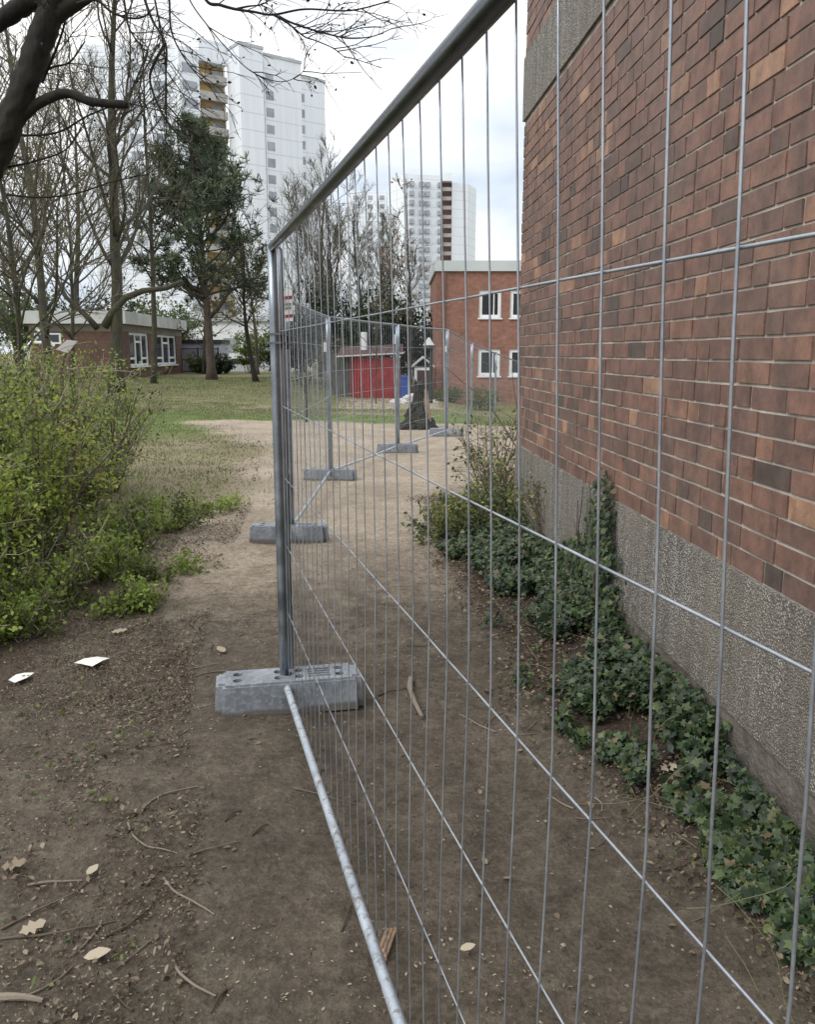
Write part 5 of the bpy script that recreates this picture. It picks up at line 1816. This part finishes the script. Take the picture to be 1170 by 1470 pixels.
# far left lawn edge
N = 2600
y = rg.uniform(6, 16, N)
x = path_left(y) - np.abs(rg.normal(0, 1.0, N)) + 0.2
litter(m, x, y, 0.022, 0.0, 0.7, rg, 0.01, 0.4)
o = m.build('fallen_leaves', M['dryleaf'])
tag(o, 'brown and pale fallen leaves and husks scattered on the soil beside the path', 'leaf litter', kind='stuff')
# soil crumbs and grit
m = MB()
rg = np.random.default_rng(350)
N = 9000
y = 1.15 + rg.random(N) ** 1.3 * 6
x = rg.uniform(-1.9, 1.2, N)
k = (x < wallx(y) - 0.05) & (fbm(x * 1.6, y * 1.6, 351) > 0.40)
x, y = x[k], y[k]
n = len(x)
OCT = np.array([(1, 0, 0), (0, 1, 0), (-1, 0, 0), (0, -1, 0), (0, 0, 0.7)])
s_ = (0.0018 + 0.006 * rg.random(n) ** 4)[:, None, None]
v = OCT[None] * s_ * rg.uniform(0.6, 1.4, (n, 5, 1))
a_ = rg.uniform(0, 6.28, n)
c_, s2_ = np.cos(a_)[:, None], np.sin(a_)[:, None]
vx = v[..., 0] * c_ - v[..., 1] * s2_ + x[:, None]
vy = v[..., 0] * s2_ + v[..., 1] * c_ + y[:, None]
vz = v[..., 2] + terr(x, y)[:, None] + 0.0004
lp_ = (np.array([0, 1, 4, 1, 2, 4, 2, 3, 4, 3, 0, 4])[None] + 5 * np.arange(n)[:, None]).ravel()
m.add(np.stack([vx, vy, vz], -1).reshape(-1, 3), lp_, [3] * (4 * n), np.repeat(rg.random(n), 4).astype(np.float32))
M['crumb'] = leaf_mat('soil_crumbs', [(0.045, 0.035, 0.026), (0.10, 0.08, 0.06), (0.17, 0.14, 0.105), (0.30, 0.27, 0.22)], 0.95, 0)
o = m.build('soil_crumbs', M['crumb'])
tag(o, 'small crumbs of soil and grit strewn over the trodden path', 'soil crumbs', kind='stuff')
# green plantlets in the litter
m = MB()
N = 1500
y = rg.uniform(1.7, 8.5, N)
side = rg.random(N) < 0.5
x = np.where(side, path_right(y) + rg.uniform(-0.1, 0.35, N), path_left(y) - rg.uniform(-0.1, 0.9, N))
k = fbm(x * 3, y * 3, 320) > 0.52
litter(m, x[k], y[k], 0.026, 0.1, 0.7, rg, 0.03, 0.6)
o = m.build('ground_weeds', M['weed'])
tag(o, 'tiny green weeds dotted through the leaf litter on both path edges', 'weeds', kind='stuff')

# grass blades on the lawn
m = MB()
rg = np.random.default_rng(330)
N = 170000
y = 5.5 + np.where(rg.random(N) < 0.7, 23 * rg.random(N) ** 1.1, 22 + 28 * rg.random(N))
x = rg.uniform(-1, 1, N)
x = np.where(rg.random(N) < 0.55, -2.2 - rg.random(N) * (1 + y * 0.45), x * (0.35 * y) - 0.6)
nA_, nB_ = fbm(x * 0.5, y * 0.5, 31), fbm(x * 1.3, y * 1.3, 333)
gl = smooth(0.0, 1.4, path_left(y) + 0.15 + 0.45 * smooth(6, 9, y) - x + (nA_ - 0.5) * 2.2) * smooth(5.5, 8.5, y) * (0.66 + 0.3 * smooth(14, 18, y))
gf = smooth(18.2, 19.6, y + (nA_ - 0.5) * 2.4 + 0.18 * x)
g_ = np.maximum(gl, gf) * smooth(0.3, 0.6, nB_ + 0.12)
k = rg.random(N) < g_
x, y = x[k], y[k]
n = len(x)
P = np.stack([x, y, terr(x, y) - 0.004], 1)
X = norm(rg.normal(0, 0.5, (n, 3)) + np.array([0, 0, 0.9]))
Y = norm(np.cross(X, rg.normal(0, 1, (n, 3))))
Z = np.cross(X, Y)
t = np.clip(0.35 + (fbm(x * 0.7, y * 0.7, 340) - 0.5) * 1.4 + rg.normal(0, 0.2, n), 0, 1)
m.polys([(0, -0.09, 0), (0.6, -0.06, 0.06), (1, 0, 0.2), (0.6, 0.06, 0.06), (0, 0.09, 0)], P, X, Y, Z, rg.uniform(0.025, 0.06, n) * (1 + smooth(20, 45, y) * 1.0), t.astype(np.float32))
o = m.build('grass', M['grass'])
tag(o, 'short patchy grass of the lawn beyond the trodden path', 'grass', kind='stuff')

# ------------------------------------------------------------------ single things on the ground
def ground_pt(px, py):
    r = _ray(px, py)
    tt_ = -CAMH / r[2]
    return np.array([r[0] * tt_, r[1] * tt_])


def twig(pl, r_, label, group=None, tint=0.5, name='twig'):
    q_ = np.array([ground_pt(a, b) for a, b in pl])
    n = (len(q_) - 1) * 5 + 1
    t = np.linspace(0, len(q_) - 1, n)
    xy = np.stack([np.interp(t, np.arange(len(q_)), q_[:, k]) for k in range(2)], 1)
    # smooth the corners
    for _ in range(3):
        xy[1:-1] = (xy[:-2] + 2 * xy[1:-1] + xy[2:]) / 4
    z = terr(xy[:, 0], xy[:, 1]) + r_ * 0.9 + np.sin(np.linspace(0, math.pi, n)) * 0.006
    m = MB()
    m.tubes(np.concatenate([xy, z[:, None]], 1), np.linspace(r_, r_ * 0.55, n), 7, tint, rough=0.10)
    o = m.build(name, M['twig'])
    return tag(o, label, 'twig', group)


twig([(590, 975), (588, 990), (594, 1008), (606, 1030)], 0.016, 'short thick pale stick lying beyond the mesh in the middle of the path', None, 0.8, 'stick')
twig([(75, 855), (105, 852), (130, 843), (150, 837)], 0.009, 'pale stick lying in the weeds at the left edge of the shrubbery', None, 0.95, 'stick')
twig([(184, 1187), (190, 1205), (210, 1220), (255, 1227)], 0.0035, 'thin curved pale twig in the middle of the left foreground', None, 0.9)
twig([(278, 1227), (310, 1222), (345, 1212)], 0.0032, 'thin straight twig right of the curved pale twig', None, 0.55)
twig([(235, 1260), (250, 1282), (280, 1298), (308, 1314)], 0.0038, 'slanting pale twig below the curved pale twig', None, 0.85)
twig([(152, 1345), (185, 1332), (205, 1316), (220, 1298)], 0.0045, 'dark bent twig with a pale end, lower left', None, 0.15)
twig([(0, 1330), (50, 1310), (105, 1285), (130, 1262)], 0.004, 'long brown twig reaching in from the left edge', None, 0.5)
twig([(0, 1345), (60, 1346), (110, 1336), (165, 1322)], 0.004, 'long low twig just under the brown one at the left edge', None, 0.4)
twig([(248, 1378), (258, 1400), (280, 1418), (310, 1430)], 0.0045, 'pale arched twig near the bottom edge of the foreground', None, 0.85)
twig([(325, 1420), (314, 1435), (303, 1455)], 0.0035, 'short dark twig crossing the arched pale one at the bottom', None, 0.1)
twig([(40, 1270), (75, 1268), (118, 1264)], 0.0045, 'pale broken twig lying in the leaf litter on the left', None, 0.8)
twig([(0, 1434), (30, 1436), (62, 1438)], 0.011, 'thick orange brown piece of branch in the bottom left corner', None, 0.9, 'stick')
twig([(323, 1183), (335, 1173), (347, 1165)], 0.003, 'short dark twig above the straight twig in the foreground', None, 0.05)
twig([(362, 1203), (375, 1192), (385, 1186)], 0.003, 'small dark twig close left of the bottom fence rail', None, 0.05)
twig([(560, 1252), (575, 1262), (592, 1273)], 0.004, 'short dark twig between the fence wires in the lower middle', None, 0.05)
twig([(490, 1342), (497, 1325), (504, 1302)], 0.003, 'thin upright looking twig left of the bottom fence rail', None, 0.2)
twig([(420, 1130), (455, 1140), (510, 1153)], 0.003, 'thin faint twig just right of the bottom fence rail', None, 0.5)
twig([(543, 995), (562, 990), (590, 985)], 0.004, 'thin dark twig next to the right end of the front ballast block', None, 0.1)
rg = np.random.default_rng(401)
for k in range(64):
    if k < 40:
        y_ = 1.25 + rg.random() ** 1.4 * 4.5
        x_ = float(np.interp(y_, [1, 6], [-0.55, -1.6])) - abs(rg.normal(0, 0.35)) + 0.25
    else:
        y_ = rg.uniform(1.6, 6)
        x_ = float(path_right(y_)) + rg.uniform(-0.35, 0.35)
    a = rg.uniform(0, 6.28)
    ln = rg.uniform(0.06, 0.24)
    r_ = rg.uniform(0.0014, 0.0034)
    s = np.linspace(-0.5, 0.5, 9) * ln
    cv = rg.normal(0, 1.2)
    xs_ = x_ + s * math.cos(a) - cv * s ** 2 * math.sin(a) * 2
    ys_ = y_ + s * math.sin(a) + cv * s ** 2 * math.cos(a) * 2
    m = MB()
    m.tubes(np.stack([xs_, ys_, terr(xs_, ys_) + r_ + 0.002], 1), np.linspace(r_, r_ * 0.5, 9), 6, float(rg.random()), rough=0.1)
    tag(m.build('twig', M['twig']), 'small thin stray twig lying loose on soil or leaf litter', 'twig', 'small stray twigs on the ground')


def scrap(pl, label):
    q_ = np.array([ground_pt(a, b) for a, b in pl])
    c = q_.mean(0)
    n = len(q_)
    rs_ = random.Random(len(label))
    z = np.array([float(gz(p[0], p[1])) + 0.014 + rs_.random() * 0.02 for p in q_])
    v = [(p[0], p[1], zz) for p, zz in zip(q_, z)] + [(c[0], c[1], float(gz(c[0], c[1])) + 0.030)]
    v += [(a, b, zz - 0.0012) for a, b, zz in v]
    lp_, cn = [], []
    for i in range(n):
        j = (i + 1) % n
        lp_ += [n, j, i]
        cn.append(3)
        lp_ += [2 * n + 1, n + 1 + i, n + 1 + j]
        cn.append(3)
        lp_ += [i, j, n + 1 + j, n + 1 + i]
        cn.append(4)
    m = MB()
    m.add(v, lp_, cn)
    tag(m.build('paper_scrap', M['paper']), label, 'paper', 'paper scraps on the ground')


scrap([(107, 957), (122, 954), (140, 951), (158, 949), (148, 956), (133, 963), (118, 961)], 'flat white paper scrap on soil at the left, nearer the path')
scrap([(13, 984), (24, 977), (36, 972), (50, 974), (40, 980), (22, 987)], 'crumpled white paper scrap at the left edge of the shrubbery')


def big_leaf(px, py, size, ang, label, tint=0.75, shape=OAK, name='dead_leaf'):
    p = ground_pt(px, py)
    m = MB()
    X = np.array([[math.cos(ang), math.sin(ang), 0.12]])
    Y = np.array([[-math.sin(ang), math.cos(ang), 0.05]])
    Z = np.cross(X, Y)
    m.polys([(a_, b_, 0.12 * a_ * (1 - a_) if shape is LEAF else 0.0) for a_, b_, c_ in shape], np.array([[p[0], p[1], gz(p[0], p[1]) + 0.017]]), X, Y, Z, size, np.array([tint], np.float32))
    return tag(m.build(name, M['dryleaf']), label, 'leaf')


big_leaf(28, 1345, 0.07, 0.6, 'tan lobed leaf lying alone at the lower left', 0.85)
big_leaf(120, 1380, 0.07, 0.3, 'pale curled leaf near the bottom left, beside the dark bent twig', 0.95, LEAF)
big_leaf(2, 1250, 0.075, 0.2, 'orange brown leaf at the left edge of the foreground', 0.65)
big_leaf(125, 1262, 0.05, 1.2, 'pale leaf at the upper end of the long brown twig', 0.95, LEAF)
big_leaf(160, 914, 0.09, 0.1, 'tan leaf above the flat white paper scrap', 0.8)
big_leaf(322, 940, 0.08, 2.2, 'pale curled leaf on the path above the front ballast block', 0.85, LEAF)
big_leaf(948, 1122, 0.07, 0.4, 'cream coloured leaf in the litter below the ivy', 0.98)
big_leaf(660, 1372, 0.045, 0.3, 'small cream leaf behind the mesh near the bottom edge', 0.98, LEAF)
m = MB()
p = ground_pt(556, 1362)


def tf(v):
    a = 1.35
    o = v.copy()
    o[:, 0] = p[0] + v[:, 0] * math.cos(a) - v[:, 1] * math.sin(a)
    o[:, 1] = p[1] + v[:, 0] * math.sin(a) + v[:, 1] * math.cos(a)
    o[:, 2] = gz(p[0], p[1]) + 0.008 + v[:, 2]
    return o


for k in range(3):
    m.box((-0.06 + 0.012 * k, -0.014 + k * 0.0095, -0.004), (0.055 - 0.008 * k, -0.005 + k * 0.0095, 0.008 + 0.003 * k), 0.5, 0, tf)
M['wood'] = mat('splintered_wood', (0.30, 0.20, 0.125), 0.8, 0, 0.35, 40, 0.4)
tag(m.build('wood_splinter', M['wood']), 'splintered orange brown wood chip against the bottom fence rail', 'wood chip')

# ------------------------------------------------------------------ tree stump behind the fence
stp = thing('tree_stump', 'dark ragged tree stump standing behind the fence feet', 'stump', (0.2, 17.7, 0))
m = MB()
rg = np.random.default_rng(55)
zz = np.linspace(-0.06, 0.90, 16)
rad = np.interp(zz, [-0.06, 0.05, 0.2, 0.45, 0.62, 0.75, 0.9], [0.40, 0.35, 0.28, 0.19, 0.12, 0.14, 0.15])
cxs = np.interp(zz, [-0.1, 0.45, 0.9], [0.20, 0.22, 0.28])
na = 26
ang = np.arange(na) * 2 * math.pi / na
V = []
for i, z in enumerate(zz):
    rr_ = rad[i] * (1 + 0.16 * np.sin(ang * 5 + 1.0) * (1 - i / 16) + 0.10 * rg.normal(0, 1, na))
    top = 0.07 * rg.normal(0, 1, na) if i >= 14 else 0
    V.append(np.stack([cxs[i] + rr_ * np.cos(ang), 17.7 + rr_ * np.sin(ang), np.full(na, z + gz(0.2, 17.7)) + top], 1))
V = np.concatenate(V)
id_ = np.arange(16 * na).reshape(16, na)
q = np.stack([id_[:-1], np.roll(id_[:-1], -1, 1), np.roll(id_[1:], -1, 1), id_[1:]], -1).reshape(-1)
m.add(V, np.concatenate([q, id_[-1]]), [4] * (15 * na) + [na])
m.build('trunk', M['bark_dark'], stp, False)
m = MB()
for k in range(7):
    z0_, z1_ = rg.uniform(0.3, 0.5), rg.uniform(0.75, 0.95)
    xx = 0.34 + k * 0.012
    m.tubes(np.array([(xx + 0.06, 17.55, z0_ - 0.15), (xx, 17.56, z1_ - 0.12)]) + rg.normal(0, 0.008, (2, 3)), np.array([0.022, 0.010]), 5)
m.build('split_wood', M['wood'], stp)
